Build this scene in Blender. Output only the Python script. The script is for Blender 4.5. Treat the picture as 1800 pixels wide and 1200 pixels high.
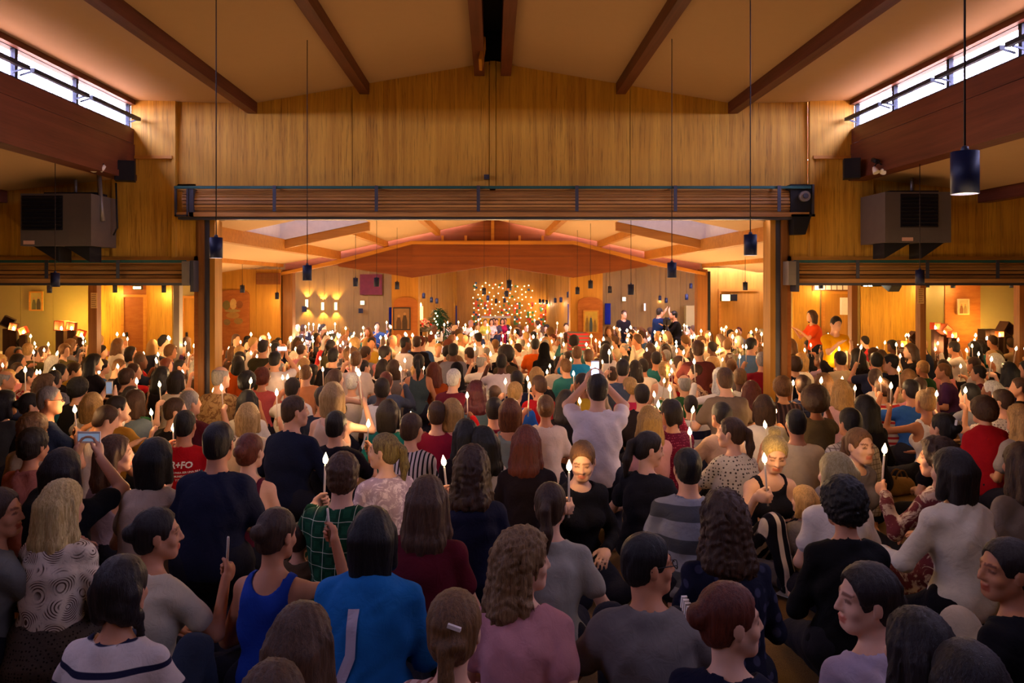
import bpy, bmesh, math, random
import numpy as np
from mathutils import Vector, Matrix
from mathutils.bvhtree import BVHTree

for o in list(bpy.data.objects):
    bpy.data.objects.remove(o)
scene = bpy.context.scene
COL = scene.collection
RNG = random.Random(7)

# ------------------------------------------------------------------ camera
FOC = 1350.0            # focal length in pixels of the 1800x1200 frame
VX, VY = 866.0, 497.0   # where the horizontal view axis meets the frame
CAMZ = 1.95
cam_d = bpy.data.cameras.new('camera')
cam_d.sensor_width = 36.0
cam_d.lens = FOC / 1800 * 36
cam_d.shift_x = (900 - VX) / 1800
cam_d.shift_y = -(600 - VY) / 1800
cam_d.clip_start = 0.05
cam = bpy.data.objects.new('camera', cam_d)
COL.objects.link(cam)
cam.location = (0, 0, CAMZ)
cam.rotation_euler = (math.pi / 2, 0, 0)
scene.camera = cam

# ------------------------------------------------------------------ world and exposure
W_SKY = 14.0
world = bpy.data.worlds.new('world')
scene.world = world
world.use_nodes = True
bg = world.node_tree.nodes['Background']
bg.inputs['Color'].default_value = (0.66, 0.60, 1.0, 1)
bg.inputs['Strength'].default_value = W_SKY
scene.view_settings.view_transform = 'Standard'
scene.view_settings.look = 'None'
scene.view_settings.gamma = 1.0
scene.view_settings.use_curve_mapping = False
scene.view_settings.exposure = 1.85
scene.cycles.use_denoising = True
scene.cycles.use_adaptive_sampling = True
scene.cycles.adaptive_threshold = 0.04
scene.cycles.max_bounces = 5
scene.cycles.diffuse_bounces = 3
scene.cycles.caustics_reflective = False
scene.cycles.caustics_refractive = False
scene.cycles.sample_clamp_indirect = 4.0
CANDLE_W = 1.5      # watts of one candle flame
PENDANT_W = 2.7     # watts of one pendant lamp

# light portals in the clerestory openings (they guide the sky light, they emit nothing)
def portal(loc, rot, sx, sy):
    l = bpy.data.lights.new('clerestory_portal', 'AREA')
    l.shape = 'RECTANGLE'; l.size = sx; l.size_y = sy
    l.cycles.is_portal = True
    o = bpy.data.objects.new('clerestory_portal', l)
    COL.objects.link(o); o.location = loc; o.rotation_euler = rot
portal((-4.98, 3.5, 4.24), (0, -math.pi / 2, 0), 0.4, 14.0)
portal((4.98, 3.5, 4.24), (0, math.pi / 2, 0), 0.4, 14.0)

# ------------------------------------------------------------------ helpers
def floor_z(y):
    return -0.02 * (y - 3.0)

def at(px, py, d):
    return Vector(((px - VX) * d / FOC, d, CAMZ - (py - VY) * d / FOC))

def X(px, d): return (px - VX) * d / FOC
def Z(py, d): return CAMZ - (py - VY) * d / FOC

def lin(h):
    h = h.lstrip('#')
    out = []
    for i in (0, 2, 4):
        c = int(h[i:i + 2], 16) / 255
        out.append(c / 12.92 if c <= 0.04045 else ((c + 0.055) / 1.055) ** 2.4)
    return tuple(out)

def link(name, data, parent=None, mat=None):
    o = bpy.data.objects.new(name, data)
    COL.objects.link(o)
    if parent is not None:
        o.parent = parent
    if mat is not None and data is not None:
        if not data.materials:
            data.materials.append(mat)
        elif data.materials[0] != mat:
            o.material_slots[0].link = 'OBJECT'
            o.material_slots[0].material = mat
    return o

def tag(o, label=None, cat=None, group=None, kind=None):
    if label: o['label'] = label
    if cat: o['category'] = cat
    if group: o['group'] = group
    if kind: o['kind'] = kind
    return o

def empty(name, loc, rz=0.0):
    o = bpy.data.objects.new(name, None)
    o.empty_display_size = 0.1
    COL.objects.link(o)
    o.location = loc
    o.rotation_euler = (0, 0, rz)
    return o

class MB:
    """collects simple solids, builds one mesh"""
    def __init__(s):
        s.v = []; s.f = []; s.sm = []
    def box(s, x0, x1, y0, y1, z0, z1, M=None):
        b = len(s.v)
        for x in (x0, x1):
            for y in (y0, y1):
                for z in (z0, z1):
                    p = Vector((x, y, z))
                    s.v.append(tuple(M @ p) if M else tuple(p))
        for q in ((0, 1, 3, 2), (4, 6, 7, 5), (0, 4, 5, 1), (2, 3, 7, 6), (0, 2, 6, 4), (1, 5, 7, 3)):
            s.f.append(tuple(b + i for i in q)); s.sm.append(False)
        return s
    def prism(s, pts, a0, a1, axis='y'):
        """polygon pts (u,v) extruded along axis from a0 to a1; axis y: (x,z), x: (y,z), z: (x,y)"""
        b = len(s.v); n = len(pts)
        def mk(u, v, a):
            return {'y': (u, a, v), 'x': (a, u, v), 'z': (u, v, a)}[axis]
        for a in (a0, a1):
            for u, v in pts:
                s.v.append(mk(u, v, a))
        s.f.append(tuple(b + i for i in range(n))); s.sm.append(False)
        s.f.append(tuple(b + n + i for i in reversed(range(n)))); s.sm.append(False)
        for i in range(n):
            j = (i + 1) % n
            s.f.append((b + i, b + n + i, b + n + j, b + j)); s.sm.append(False)
        return s
    def tube(s, pts, r, n=8, caps=True):
        """round bar along a polyline, radius r or list of radii"""
        pts = [Vector(p) for p in pts]
        rs = r if isinstance(r, (list, tuple)) else [r] * len(pts)
        b = len(s.v)
        up = Vector((0.13, 0.21, 1)).normalized()
        for i, p in enumerate(pts):
            t = (pts[min(i + 1, len(pts) - 1)] - pts[max(i - 1, 0)]).normalized()
            u = t.cross(up)
            if u.length < 1e-3: u = t.cross(Vector((1, 0, 0)))
            u.normalize(); w = t.cross(u)
            for k in range(n):
                a = 2 * math.pi * k / n
                s.v.append(tuple(p + (u * math.cos(a) + w * math.sin(a)) * rs[i]))
        for i in range(len(pts) - 1):
            for k in range(n):
                k2 = (k + 1) % n
                s.f.append((b + i * n + k, b + i * n + k2, b + (i + 1) * n + k2, b + (i + 1) * n + k)); s.sm.append(True)
        if caps:
            s.f.append(tuple(b + k for k in reversed(range(n)))); s.sm.append(False)
            e = b + (len(pts) - 1) * n
            s.f.append(tuple(e + k for k in range(n))); s.sm.append(False)
        return s
    def lathe(s, prof, n=16, c=(0, 0, 0)):
        """prof list of (r,z) revolved about z"""
        b = len(s.v)
        for r, z in prof:
            for k in range(n):
                a = 2 * math.pi * k / n
                s.v.append((c[0] + r * math.cos(a), c[1] + r * math.sin(a), c[2] + z))
        for i in range(len(prof) - 1):
            for k in range(n):
                k2 = (k + 1) % n
                s.f.append((b + i * n + k, b + i * n + k2, b + (i + 1) * n + k2, b + (i + 1) * n + k)); s.sm.append(True)
        return s
    def mesh(s, name):
        me = bpy.data.meshes.new(name)
        me.from_pydata(s.v, [], s.f)
        me.polygons.foreach_set('use_smooth', s.sm)
        me.update()
        bm = bmesh.new(); bm.from_mesh(me)
        bmesh.ops.recalc_face_normals(bm, faces=bm.faces)
        bm.to_mesh(me); bm.free()
        return me
    def build(s, name, mat, parent=None):
        return link(name, s.mesh(name), parent, mat)

def box(name, mat, parent, x0, x1, y0, y1, z0, z1):
    return MB().box(x0, x1, y0, y1, z0, z1).build(name, mat, parent)

def struct(o):
    o['kind'] = 'structure'
    return o

# ------------------------------------------------------------------ materials
MATS = {}
def new_mat(name):
    m = bpy.data.materials.new(name)
    m.use_nodes = True
    nt = m.node_tree
    return m, nt, nt.nodes['Principled BSDF']

def node(nt, typ, **kw):
    n = nt.nodes.new(typ)
    for k, v in kw.items():
        if hasattr(n, k) and not k.startswith('i_'):
            setattr(n, k, v)
        else:
            n.inputs[k[2:].replace('_', ' ')].default_value = v
    return n

def coords(nt, scale=(1, 1, 1), kind='Object'):
    tc = node(nt, 'ShaderNodeTexCoord')
    mp = node(nt, 'ShaderNodeMapping')
    mp.inputs['Scale'].default_value = scale
    nt.links.new(tc.outputs[kind], mp.inputs['Vector'])
    return mp.outputs['Vector']

def mixc(nt, fac, c1, c2):
    m = node(nt, 'ShaderNodeMix', data_type='RGBA')
    for key, val in (('Factor', fac), ('A', c1), ('B', c2)):
        sock = [i for i in m.inputs if i.name == key and (i.type == 'RGBA' or key == 'Factor')][0]
        if isinstance(val, bpy.types.NodeSocket): nt.links.new(val, sock)
        elif isinstance(val, (int, float)): sock.default_value = val
        else: sock.default_value = (*val[:3], 1)
    return [o for o in m.outputs if o.type == 'RGBA'][0]

def ramp(nt, src, p0, p1):
    r = node(nt, 'ShaderNodeMapRange')
    r.inputs['From Min'].default_value = p0; r.inputs['From Max'].default_value = p1
    nt.links.new(src, r.inputs['Value'])
    return r.outputs['Result']

def noise(nt, vec, scale, detail=3, rough=0.6, dist=0.0):
    n = node(nt, 'ShaderNodeTexNoise')
    n.inputs['Scale'].default_value = scale; n.inputs['Detail'].default_value = detail
    n.inputs['Roughness'].default_value = rough; n.inputs['Distortion'].default_value = dist
    nt.links.new(vec, n.inputs['Vector'])
    return n.outputs['Fac']

def bump(nt, src, bs, strength, dist=0.01):
    b = node(nt, 'ShaderNodeBump')
    b.inputs['Strength'].default_value = strength; b.inputs['Distance'].default_value = dist
    nt.links.new(src, b.inputs['Height'])
    nt.links.new(b.outputs['Normal'], bs.inputs['Normal'])

def plain(name, hexc, rough=0.6, metal=0.0, var=0.12, bstr=0.0, spec=0.35):
    key = ('plain', name)
    if key in MATS: return MATS[key]
    m, nt, b = new_mat(name)
    c = lin(hexc)
    v = coords(nt)
    f = noise(nt, v, 9.0)
    col = mixc(nt, f, [x * (1 - var) for x in c], [min(1, x * (1 + var)) for x in c])
    nt.links.new(col, b.inputs['Base Color'])
    b.inputs['Roughness'].default_value = rough
    b.inputs['Metallic'].default_value = metal
    b.inputs['Specular IOR Level'].default_value = spec
    if bstr: bump(nt, noise(nt, v, 60.0), b, bstr)
    MATS[key] = m
    return m

def wood(name, c1, c2, grain=(18, 18, 0.9), rough=0.55, streak=0.5, fine=1.0):
    """timber: grain stretched along the small-scale axis, plus darker streaks and weave"""
    key = ('wood', name)
    if key in MATS: return MATS[key]
    m, nt, b = new_mat(name)
    a, d = lin(c1), lin(c2)
    v = coords(nt, grain)
    f1 = noise(nt, v, 1.0, 5, 0.65, 0.4)
    v2 = coords(nt, tuple(g * 5 for g in grain))
    f2 = noise(nt, v2, 1.0, 3, 0.7)
    v3 = coords(nt, (0.5, 0.5, 0.5))
    f3 = noise(nt, v3, 1.3, 2)
    c = mixc(nt, ramp(nt, f1, 0.3, 0.72), a, d)
    st = node(nt, 'ShaderNodeMath', operation='MULTIPLY'); st.inputs[1].default_value = streak
    nt.links.new(ramp(nt, f2, 0.52, 0.75), st.inputs[0])
    c = mixc(nt, st.outputs[0], c, tuple(x * 0.42 for x in d))
    st2 = node(nt, 'ShaderNodeMath', operation='MULTIPLY'); st2.inputs[1].default_value = 0.35
    nt.links.new(ramp(nt, f3, 0.4, 0.7), st2.inputs[0])
    c = mixc(nt, st2.outputs[0], c, tuple(min(1, x * 1.35) for x in a))
    nt.links.new(c, b.inputs['Base Color'])
    b.inputs['Roughness'].default_value = rough
    b.inputs['Specular IOR Level'].default_value = 0.3
    bump(nt, f2, b, 0.15 * fine, 0.004)
    MATS[key] = m
    return m

def emis(name, hexc, strength):
    key = ('emis', name)
    if key in MATS: return MATS[key]
    m, nt, b = new_mat(name)
    b.inputs['Base Color'].default_value = (*lin(hexc), 1)
    b.inputs['Emission Color'].default_value = (*lin(hexc), 1)
    b.inputs['Emission Strength'].default_value = strength
    MATS[key] = m
    return m

def glass(name, tint=(0.93, 0.95, 0.98)):
    key = ('glass', name)
    if key in MATS: return MATS[key]
    m, nt, b = new_mat(name)
    nt.nodes.remove(b)
    out = nt.nodes['Material Output']
    tr = node(nt, 'ShaderNodeBsdfTransparent'); tr.inputs['Color'].default_value = (*tint, 1)
    gl = node(nt, 'ShaderNodeBsdfGlossy'); gl.inputs['Roughness'].default_value = 0.03
    mx = node(nt, 'ShaderNodeMixShader'); mx.inputs['Fac'].default_value = 0.07
    nt.links.new(tr.outputs[0], mx.inputs[1]); nt.links.new(gl.outputs[0], mx.inputs[2])
    nt.links.new(mx.outputs[0], out.inputs['Surface'])
    MATS[key] = m
    return m

M_PLY = wood('stained_plywood', 'd6a238', 'aa7420', (11, 11, 0.45), 0.6, 0.95)
M_PLYH = wood('plywood_horizontal', 'c8923a', 'a0651c', (0.5, 9, 9), 0.6, 0.75)
M_BEAM = wood('red_brown_beam', '6e3a26', '4a2115', (14, 0.5, 14), 0.5, 0.35)
M_BEAMX = wood('red_brown_crossbeam', '8a4a1c', '6a3010', (0.4, 9, 9), 0.5, 0.35)
M_LEDGE = wood('honey_ledge', 'c98a35', 'a86a1e', (0.5, 12, 12), 0.5, 0.3)
M_HONEY = wood('honey_panel', 'bc842a', '98641a', (7, 7, 0.5), 0.55, 0.35)
M_BRICK = wood('russet_panel', 'a8642a', '8c4a1c', (3, 3, 12), 0.7, 0.3)
M_POST = wood('post_timber', '96612a', '6a3f16', (16, 16, 0.5), 0.5, 0.5)
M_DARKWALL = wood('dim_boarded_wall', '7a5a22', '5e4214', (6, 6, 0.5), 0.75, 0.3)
M_CEIL = plain('ceiling_panel', 'b7946c', 0.9, var=0.03)
M_CEIL2 = plain('pale_ceiling_panel', 'e2bf94', 0.9, var=0.03)
M_SLAT = wood('shutter_slat', 'c08a48', '7c5028', (0.6, 18, 18), 0.5, 0.6)
M_STEEL = plain('grey_steel', '4e4e58', 0.45, 0.5)
M_TEAL = plain('dark_teal_bar', '2f5a55', 0.4, 0.3)
M_HEATER = plain('heater_enamel', '6a6058', 0.45, 0.3)
M_BLACK = plain('matt_black', '141216', 0.6)
M_DARKFR = plain('dark_window_frame', '1c2430', 0.5)
M_GLASS = glass('window_glass')
M_PEND = plain('navy_shade', '161c38', 0.5)
M_CORD = plain('dark_cord', '2a1c16', 0.7)
M_WHITE = plain('white_paint', 'e8e0d4', 0.6)
M_GREYPIPE = plain('zinc_pipe', '8a7f74', 0.4, 0.5)
M_LAMP = emis('lamp_diffuser', 'fff0cc', 3.0)
M_CLOTHPALE = plain('pale_plaster', '93804e', 0.85, var=0.06)

def floor_mat():
    m, nt, b = new_mat('ochre_carpet')
    v = coords(nt)
    c = mixc(nt, ramp(nt, noise(nt, v, 1.2, 4), 0.3, 0.7), lin('8a6a38'), lin('6e5028'))
    c2 = mixc(nt, ramp(nt, noise(nt, v, 180.0, 2), 0.45, 0.75), c, lin('4a3418'))
    nt.links.new(c2, b.inputs['Base Color'])
    b.inputs['Roughness'].default_value = 0.95
    bump(nt, noise(nt, v, 220.0, 2), b, 0.4, 0.004)
    return m
M_FLOOR = floor_mat()

# ------------------------------------------------------------------ room shell
DA = 10.5      # face of the partition wall with the shutters
SIDE = 4.87    # clerestory line
def shell():
    # floor: one gently falling slab
    m = MB(); y0, y1 = -4.0, 34.0
    m.prism([(y0, floor_z(y0)), (y1, floor_z(y1)), (y1, floor_z(y1) - 0.2), (y0, floor_z(y0) - 0.2)], -13, 13, 'x')
    struct(m.build('floor', M_FLOOR))
    # front hall ceiling: four slopes and two flat edge strips
    prof = [(-SIDE - 0.25, 4.44), (-3.28, 4.40), (-0.22, 4.93), (-0.22, 5.06), (-3.28, 4.52), (-SIDE - 0.25, 4.56)]
    ce = empty('ceiling', (0, 0, 0)); struct(ce)
    MB().prism(prof, -4, DA, 'y').build('ceiling_panel', M_CEIL, ce)
    MB().prism([(-x, z) for x, z in prof], -4, DA, 'y').build('ceiling_panel', M_CEIL, ce)
    # ridge slot with dark interior
    rs = MB(); rs.box(-0.3, 0.3, -4, DA + 0.3, 5.40, 5.45); rs.box(-0.34, -0.23, -4, DA + 0.3, 4.98, 5.45); rs.box(0.23, 0.34, -4, DA + 0.3, 4.98, 5.45); rs.box(-0.23, 0.23, DA + 0.02, DA + 0.06, 4.95, 5.4)
    rs.build('ridge_slot', M_BLACK, ce)
    for sx in (-1, 1):
        box('ridge_beam', M_BEAM, ce, *(sorted((sx * 0.11, sx * 0.25))), -4, DA - 0.02, 4.77, 5.1)
    # rafters
    for xx, zz in ((-3.28, 4.40), (-1.75, 4.665), (1.75, 4.665), (3.28, 4.40)):
        m = MB(); m.box(xx - 0.065, xx + 0.065, -4, DA - 0.01, zz - 0.14, zz + 0.05)
        m.build('rafter', M_BEAM, ce)
    # back and side walls that close the hall behind the camera
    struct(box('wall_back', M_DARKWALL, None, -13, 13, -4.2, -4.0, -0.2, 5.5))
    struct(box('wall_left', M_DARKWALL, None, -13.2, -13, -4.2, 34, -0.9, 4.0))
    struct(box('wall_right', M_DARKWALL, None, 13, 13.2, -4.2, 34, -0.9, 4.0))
    for sx, side in ((-1, 'left'), (1, 'right')):
        cb = empty('beam_' + side, (0, 0, 0)); struct(cb)
        for (z0, z1, dx) in ((3.34, 3.42, 0.015), (3.42, 3.83, 0.0), (3.84, 4.04, -0.012)):
            a, b_ = sorted((sx * (SIDE - dx - 0.0), sx * (SIDE + 0.22)))
            box('plank', M_BEAM, cb, a, b_, -4, DA, z0, z1)
        box('head_rail', M_BEAM, cb, *sorted((sx * (SIDE - 0.01), sx * (SIDE + 0.16))), -4, DA, 4.37, 4.46)
        # aisle ceiling
        ac = MB()
        ac.prism([(sx * (SIDE + 0.08), 3.39), (sx * 13, 2.50), (sx * 13, 2.60), (sx * (SIDE + 0.08), 3.49)], -4, DA, 'y')
        ao = empty('ceiling_aisle_' + side, (0, 0, 0)); struct(ao)
        ac.build('ceiling_panel', M_CEIL, ao)
        box('rafter', M_BEAM, ao, *sorted((sx * 6.62, sx * 6.78)), -4, DA - 0.02, 3.04, 3.24)
        # roof over the clerestory outside
    # gable wall above the shutters
    wa = empty('wall_partition', (0, 0, 0)); struct(wa)
    def top(x):
        ax = abs(x)
        return 4.93 - (ax - 0.22) * (4.93 - 4.40) / 3.06 if ax < 3.28 else 4.40 + (ax - 3.28) * 0.04 / 1.84
    def panel(x0, x1, zb, y0=DA, th=0.18, ztop=None, mat=M_PLY, name='plywood_panel'):
        xs = [x0] + [k for k in (-3.28, -0.22, 0.22, 3.28) if x0 < k < x1] + [x1]
        pts = [(x0, zb), (x1, zb)] + [(x, (top(x) + 0.02) if ztop is None else ztop) for x in reversed(xs)]
        MB().prism(pts, y0, y0 + th, 'y').build(name, mat, wa)
    g = 0.004
    zb = 3.20
    for x0, x1 in ((-4.33, -1.92), (-1.92, -0.045), (0.045, 1.88), (1.88, 4.31)):
        panel(x0 + g, x1 - g, zb)
    panel(-0.041, 0.041, zb, DA - 0.012, name='batten')
    box('light_stop_board', M_PLY, wa, -4.3, 4.3, DA + 0.1, DA + 0.2, zb, 5.5)  # added behind the panels to stop sky light leaking through their gaps
    box('bottom_rail', M_PLYH, wa, -4.3, 4.3, DA - 0.012, DA, 3.21, 3.275)
    for sx in (-1, 1):
        a, b_ = sorted((sx * 4.34, sx * 5.2))
        a2, b2 = sorted((sx * 4.34, sx * 4.92)); panel(a2, b2, 3.66, DA - 0.05, 0.22)                       # lit side panel over the ledge
        panel(a, b_, 2.30, DA - 0.02, 0.2, 3.64)
        box('ledge', M_LEDGE, wa, *sorted((sx * 4.35, sx * 4.86)), DA - 0.09, DA, 3.635, 3.675)
        box('corner_batten', M_PLY, wa, *sorted((sx * 4.31, sx * 4.36)), DA - 0.07, DA, 2.3, 4.42)
        xs = [5.2, 6.95, 8.7, 10.6, 13.0]
        for q in range(4):
            a, b_ = sorted((sx * (xs[q] + g), sx * (xs[q + 1] - g)))
            panel(a, b_, 2.30, DA, 0.18, 3.42 - 0.1 * q)
        box('lower_rail', M_PLYH, wa, *sorted((sx * 4.0, sx * 13)), DA - 0.03, DA + 0.15, 2.24, 2.31)
        a, b_ = sorted((sx * 4.06, sx * 4.33))
        panel(a, b_, 2.31, DA, 0.18, 3.3)
        # jamb post of the main opening
        po = empty('pillar_' + ('left' if sx < 0 else 'right'), (0, 0, 0)); struct(po)
        a, b_ = sorted((sx * 3.79, sx * 3.86)); box('door_jamb', M_HONEY, po, a, b_, DA - 0.02, DA + 0.26, floor_z(DA) - 0.02, 2.84)
        a, b_ = sorted((sx * 3.862, sx * 3.93)); box('guide_channel', M_STEEL, po, a, b_, DA - 0.01, DA + 0.16, floor_z(DA) - 0.02, 2.84)
        a, b_ = sorted((sx * 3.932, sx * 4.01)); box('post', M_POST, po, a, b_, DA - 0.05, DA + 0.2, floor_z(DA) - 0.02, 2.84)
        a, b_ = sorted((sx * 4.012, sx * 4.07)); box('post', M_BRICK, po, a, b_, DA - 0.03, DA + 0.2, floor_z(DA) - 0.02, 2.31)
        box('post', M_POST, po, *sorted((sx * 4.01, sx * 4.08)), DA + 0.001, DA + 0.18, 2.31, 3.25)
shell()

# clerestory windows
def clerestory(sx, n0, ys):
    w = empty('window_%d' % n0, (0, 0, 0)); struct(w)
    x = sx * (SIDE + 0.06)
    fr = MB()
    a, b_ = sorted((x, x + sx * 0.05))
    fr.box(a, b_, -4, DA, 4.04, 4.075); fr.box(a, b_, -4, DA, 4.365, 4.40)
    fr.build('window_frame', M_DARKFR, w)
    for y in ys:
        box('mullion', M_DARKFR, w, a, b_, y - 0.025, y + 0.025, 4.07, 4.37)
    for k in range(len(ys) - 1):
        ya, yb = ys[k] + 0.025, ys[k + 1] - 0.025
        xg = x + sx * 0.02
        box('pane', M_GLASS, w, *sorted((xg, xg + sx * 0.004)), ya, yb, 4.075, 4.365)
        # hopper sash swung into the room: dark top rail, pane, side stays
        xr, zr = x - sx * 0.16, 4.165
        s = MB(); s.box(*sorted((xr, xr + sx * 0.05)), ya + 0.02, yb - 0.0, zr - 0.022, zr + 0.022)
        sash = s.build('sash_rail', M_DARKFR, w)
        q = MB(); q.prism([(xr + sx * 0.03, zr - 0.015), (x, 4.115), (x, 4.12), (xr + sx * 0.03, zr - 0.01)], ya + 0.03, yb - 0.03, 'y')
        q.build('sash_pane', M_GLASS, sash)
        t = MB()
        for yy in (ya + 0.03, yb - 0.04):
            t.prism([(xr + sx * 0.03, zr - 0.02), (x, 4.105), (x, 4.125), (xr + sx * 0.03, zr)], yy, yy + 0.012, 'y')
        t.build('sash_stile', M_DARKFR, sash)
    return w
clerestory(-1, 1, [-3.75 + 1.17 * k for k in range(12)] + [10.44])
clerestory(1, 2, [-3.08 + 1.14 * k for k in range(12)] + [10.44])

# ------------------------------------------------------------------ rear hall shell
DB = 20.0
def rear_hall():
    ce = empty('ceiling_rear', (0, 0, 0)); struct(ce)
    Y0 = DA + 0.18
    def slope(x):  # ceiling height
        return 3.61 - abs(x) * 0.86 / 4.03
    # main slopes; a skylight well is left open on either side
    for sx in (-1, 1):
        def slab(xa, xb, ya, yb, name='ceiling_panel', mat=M_CEIL2):
            pts = [(sx * xa, slope(xa)), (sx * xb, slope(xb)), (sx * xb, slope(xb) + 0.1), (sx * xa, slope(xa) + 0.1)]
            MB().prism(pts, ya, yb, 'y').build(name, mat, ce)
        slab(0, 2.35, Y0, DB)
        slab(2.35, 4.03, 14.6, DB)
        slab(2.35, 4.03, Y0, 12.2)
        # skylight well
        well = MB()
        a, b_ = sorted((sx * 2.29, sx * 2.345)); well.box(a, b_, 12.19, 14.59, slope(2.3) + 0.01, 4.2)
        a, b_ = sorted((sx * 4.035, sx * 4.08)); well.box(a, b_, 12.19, 14.59, 2.79, 4.2)
        for ya, yb in ((14.57, 14.595), (12.205, 12.22)):
            well.prism([(sx * 2.3, slope(2.3) + 0.004), (sx * 4.06, slope(4.06) + 0.004), (sx * 4.06, 4.2), (sx * 2.3, 4.2)], ya, yb, 'y')
        well.build('skylight_well', M_WHITE, ce)
        a, b_ = sorted((sx * 2.3, sx * 4.08)); box('skylight_pane', glass('dimmed_skylight', (0.17, 0.17, 0.195)), ce, a, b_, 12.15, 14.65, 4.2, 4.21)  # dark tint put into the pane to cut the sky light
        pts = [(sx * 2.35, slope(2.35) - 0.16), (sx * 4.0, slope(4.0) - 0.16), (sx * 4.0, slope(4.0) + 0.02), (sx * 2.35, slope(2.35) + 0.02)]
        MB().prism(pts, 14.6, 14.72, 'y').build('skylight_beam', M_LEDGE, ce)
        for xr in (1.42, 2.78):
            z = slope(xr)
            box('rafter', M_LEDGE, ce, *sorted((sx * (xr - 0.06), sx * (xr + 0.06))), (Y0 if xr < 2 else 14.72), DB, z - 0.13, z + 0.05)
        a, b_ = sorted((sx * 3.95, sx * 4.12))
        box('side_beam', M_LEDGE, ce, a, b_, Y0, DB, 2.56, 2.78)
        # aisle ceiling
        MB().prism([(sx * 4.1, 2.66), (sx * 6.9, 2.22), (sx * 13, 2.22), (sx * 13, 2.3), (sx * 4.1, 2.76)], Y0, DB, 'y').build('ceiling_panel', M_CEIL2, ce)
        box('rafter', M_LEDGE, ce, *sorted((sx * 5.45, sx * 5.57)), Y0, DB, 2.36, 2.5)
    # ceiling over the sanctuary
    box('ceiling_panel', M_CEIL2, ce, -13, 13, DB, 34, 3.62, 3.72)
    struct(box('wall_far', M_DARKWALL, None, -13, 13, 33.8, 34, -0.9, 3.7))

    # timber cross beam
    cb = empty('beam_cross', (0, 0, 0)); struct(cb)
    zt, zl, zm = Z(386, DB), Z(427, DB), Z(467, DB)
    x1 = 2.10; x2 = 4.03; x3 = 5.5
    MB().prism([(-x2 - 1.4, Z(478, DB)), (0, Z(428, DB) - 0.02), (x2 + 1.4, Z(478, DB)), (x2 + 1.4, slope(5.45) + 0.1), (0, 3.70), (-x2 - 1.4, slope(5.45) + 0.1)], DB + 0.1, DB + 0.25, 'y').build('spandrel', M_BEAMX, cb)
    MB().prism([(-x1, zl), (-x1, Z(488, DB)), (0, zm), (x1, Z(488, DB)), (x1, zl)], DB, DB + 0.3, 'y').build('arch_board', M_BEAMX, cb)
    box('seam_strip', M_BEAM, cb, -x1, x1, DB - 0.006, DB, Z(450, DB) - 0.006, Z(450, DB) + 0.006)
    for sx in (-1, 1):
        MB().prism([(sx * x1, zl), (sx * x1, Z(488, DB)), (sx * x2, Z(468, DB)), (sx * x2, Z(461, DB))], DB + 0.02, DB + 0.3, 'y').build('arch_board', M_BEAMX, cb)
        led = MB()
        led.prism([(sx * x1, zl + 0.05), (sx * x1, zl - 0.04), (sx * x2, Z(464, DB)), (sx * x3, Z(484, DB)), (sx * x3, Z(479, DB)), (sx * x2, Z(457, DB))], DB - 0.18, DB + 0.05, 'y')
        led.build('ledge', M_LEDGE, cb)
        for q in (0.7, 1.3, 2.8, 4.0):
            zz = zl + 0.05 - max(0, q - x1) * 0.28
            box('ledge_bracket', M_LEDGE, cb, *sorted((sx * (q - 0.03), sx * (q + 0.03))), DB - 0.1, DB + 0.1, zz, zz + 0.14)
    box('ledge', M_LEDGE, cb, -x1, x1, DB - 0.18, DB + 0.05, zl - 0.04, zl + 0.05)
    box('king_post', M_LEDGE, cb, -0.04, 0.04, DB + 0.02, DB + 0.1, zl, 3.6)

    # pillars carrying it, with icon panels
    for k, (pa, pb) in enumerate(((688, 735), (1003, 1060))):
        po = empty('pillar_icon_%s' % ('left', 'right')[k], (0, 0, 0)); struct(po)
        xa, xb = X(pa, DB), X(pb, DB)
        zf = floor_z(DB) - 0.05
        box('pillar_core', M_HONEY, po, xa, xb, DB + 0.05, DB + 0.5, zf, Z(480, DB))
        arch = []
        xm, hw = ((xa + 0.04 + xb) / 2, (xb - xa) / 2 - 0.04) if k == 0 else ((xa + 0.18 + xb) / 2, (xb - xa) / 2 - 0.1)
        ztp = Z(532, DB)
        arch = [(xm - hw, zf), (xm + hw, zf), (xm + hw, ztp)] + [(xm + hw * math.cos(t * math.pi / 8), ztp + 0.15 * math.sin(t * math.pi / 8)) for t in range(1, 8)] + [(xm - hw, ztp)]
        MB().prism(arch, DB - 0.025, DB + 0.049, 'y').build('icon_niche_panel', M_BRICK, po)
    # side posts at the crossing
    for sx, px in ((-1, 506), (1, 1234)):
        x = X(px, DB)
        p = empty('pillar_crossing_' + ('left' if sx < 0 else 'right'), (0, 0, 0)); struct(p)
        box('post', M_POST, p, x - 0.13, x + 0.13, DB - 0.05, DB + 0.25, floor_z(DB) - 0.05, 2.3)
        box('gap_shade_strip', M_BLACK, p, *sorted((x + sx * 0.131, x + sx * 0.22)), DB, DB + 0.2, floor_z(DB) - 0.05, 2.25)  # black strip in place of the shaded gap beside the post

    # walls behind
    def wall(name, mat, px0, px1, d, ztop, seams=(), th=0.15):
        w = empty(name, (0, 0, 0)); struct(w)
        es = [px0] + list(seams) + [px1]
        for a, b_ in zip(es[:-1], es[1:]):
            box('wall_panel', mat, w, X(a, d) + 0.004, X(b_, d) - 0.004, d, d + th, floor_z(d) - 0.05, ztop)
        return w
    wall('wall_honey_left', M_HONEY, 362, 492, 19.6, 2.3, (450,))
    wall('wall_honey_right', M_HONEY, 1238, 1385, 20.5, 2.35, (1262,))
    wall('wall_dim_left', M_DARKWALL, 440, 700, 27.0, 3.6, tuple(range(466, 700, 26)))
    wall('wall_dim_right', M_DARKWALL, 1040, 1300, 27.0, 3.6, tuple(range(1066, 1300, 26)))
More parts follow.
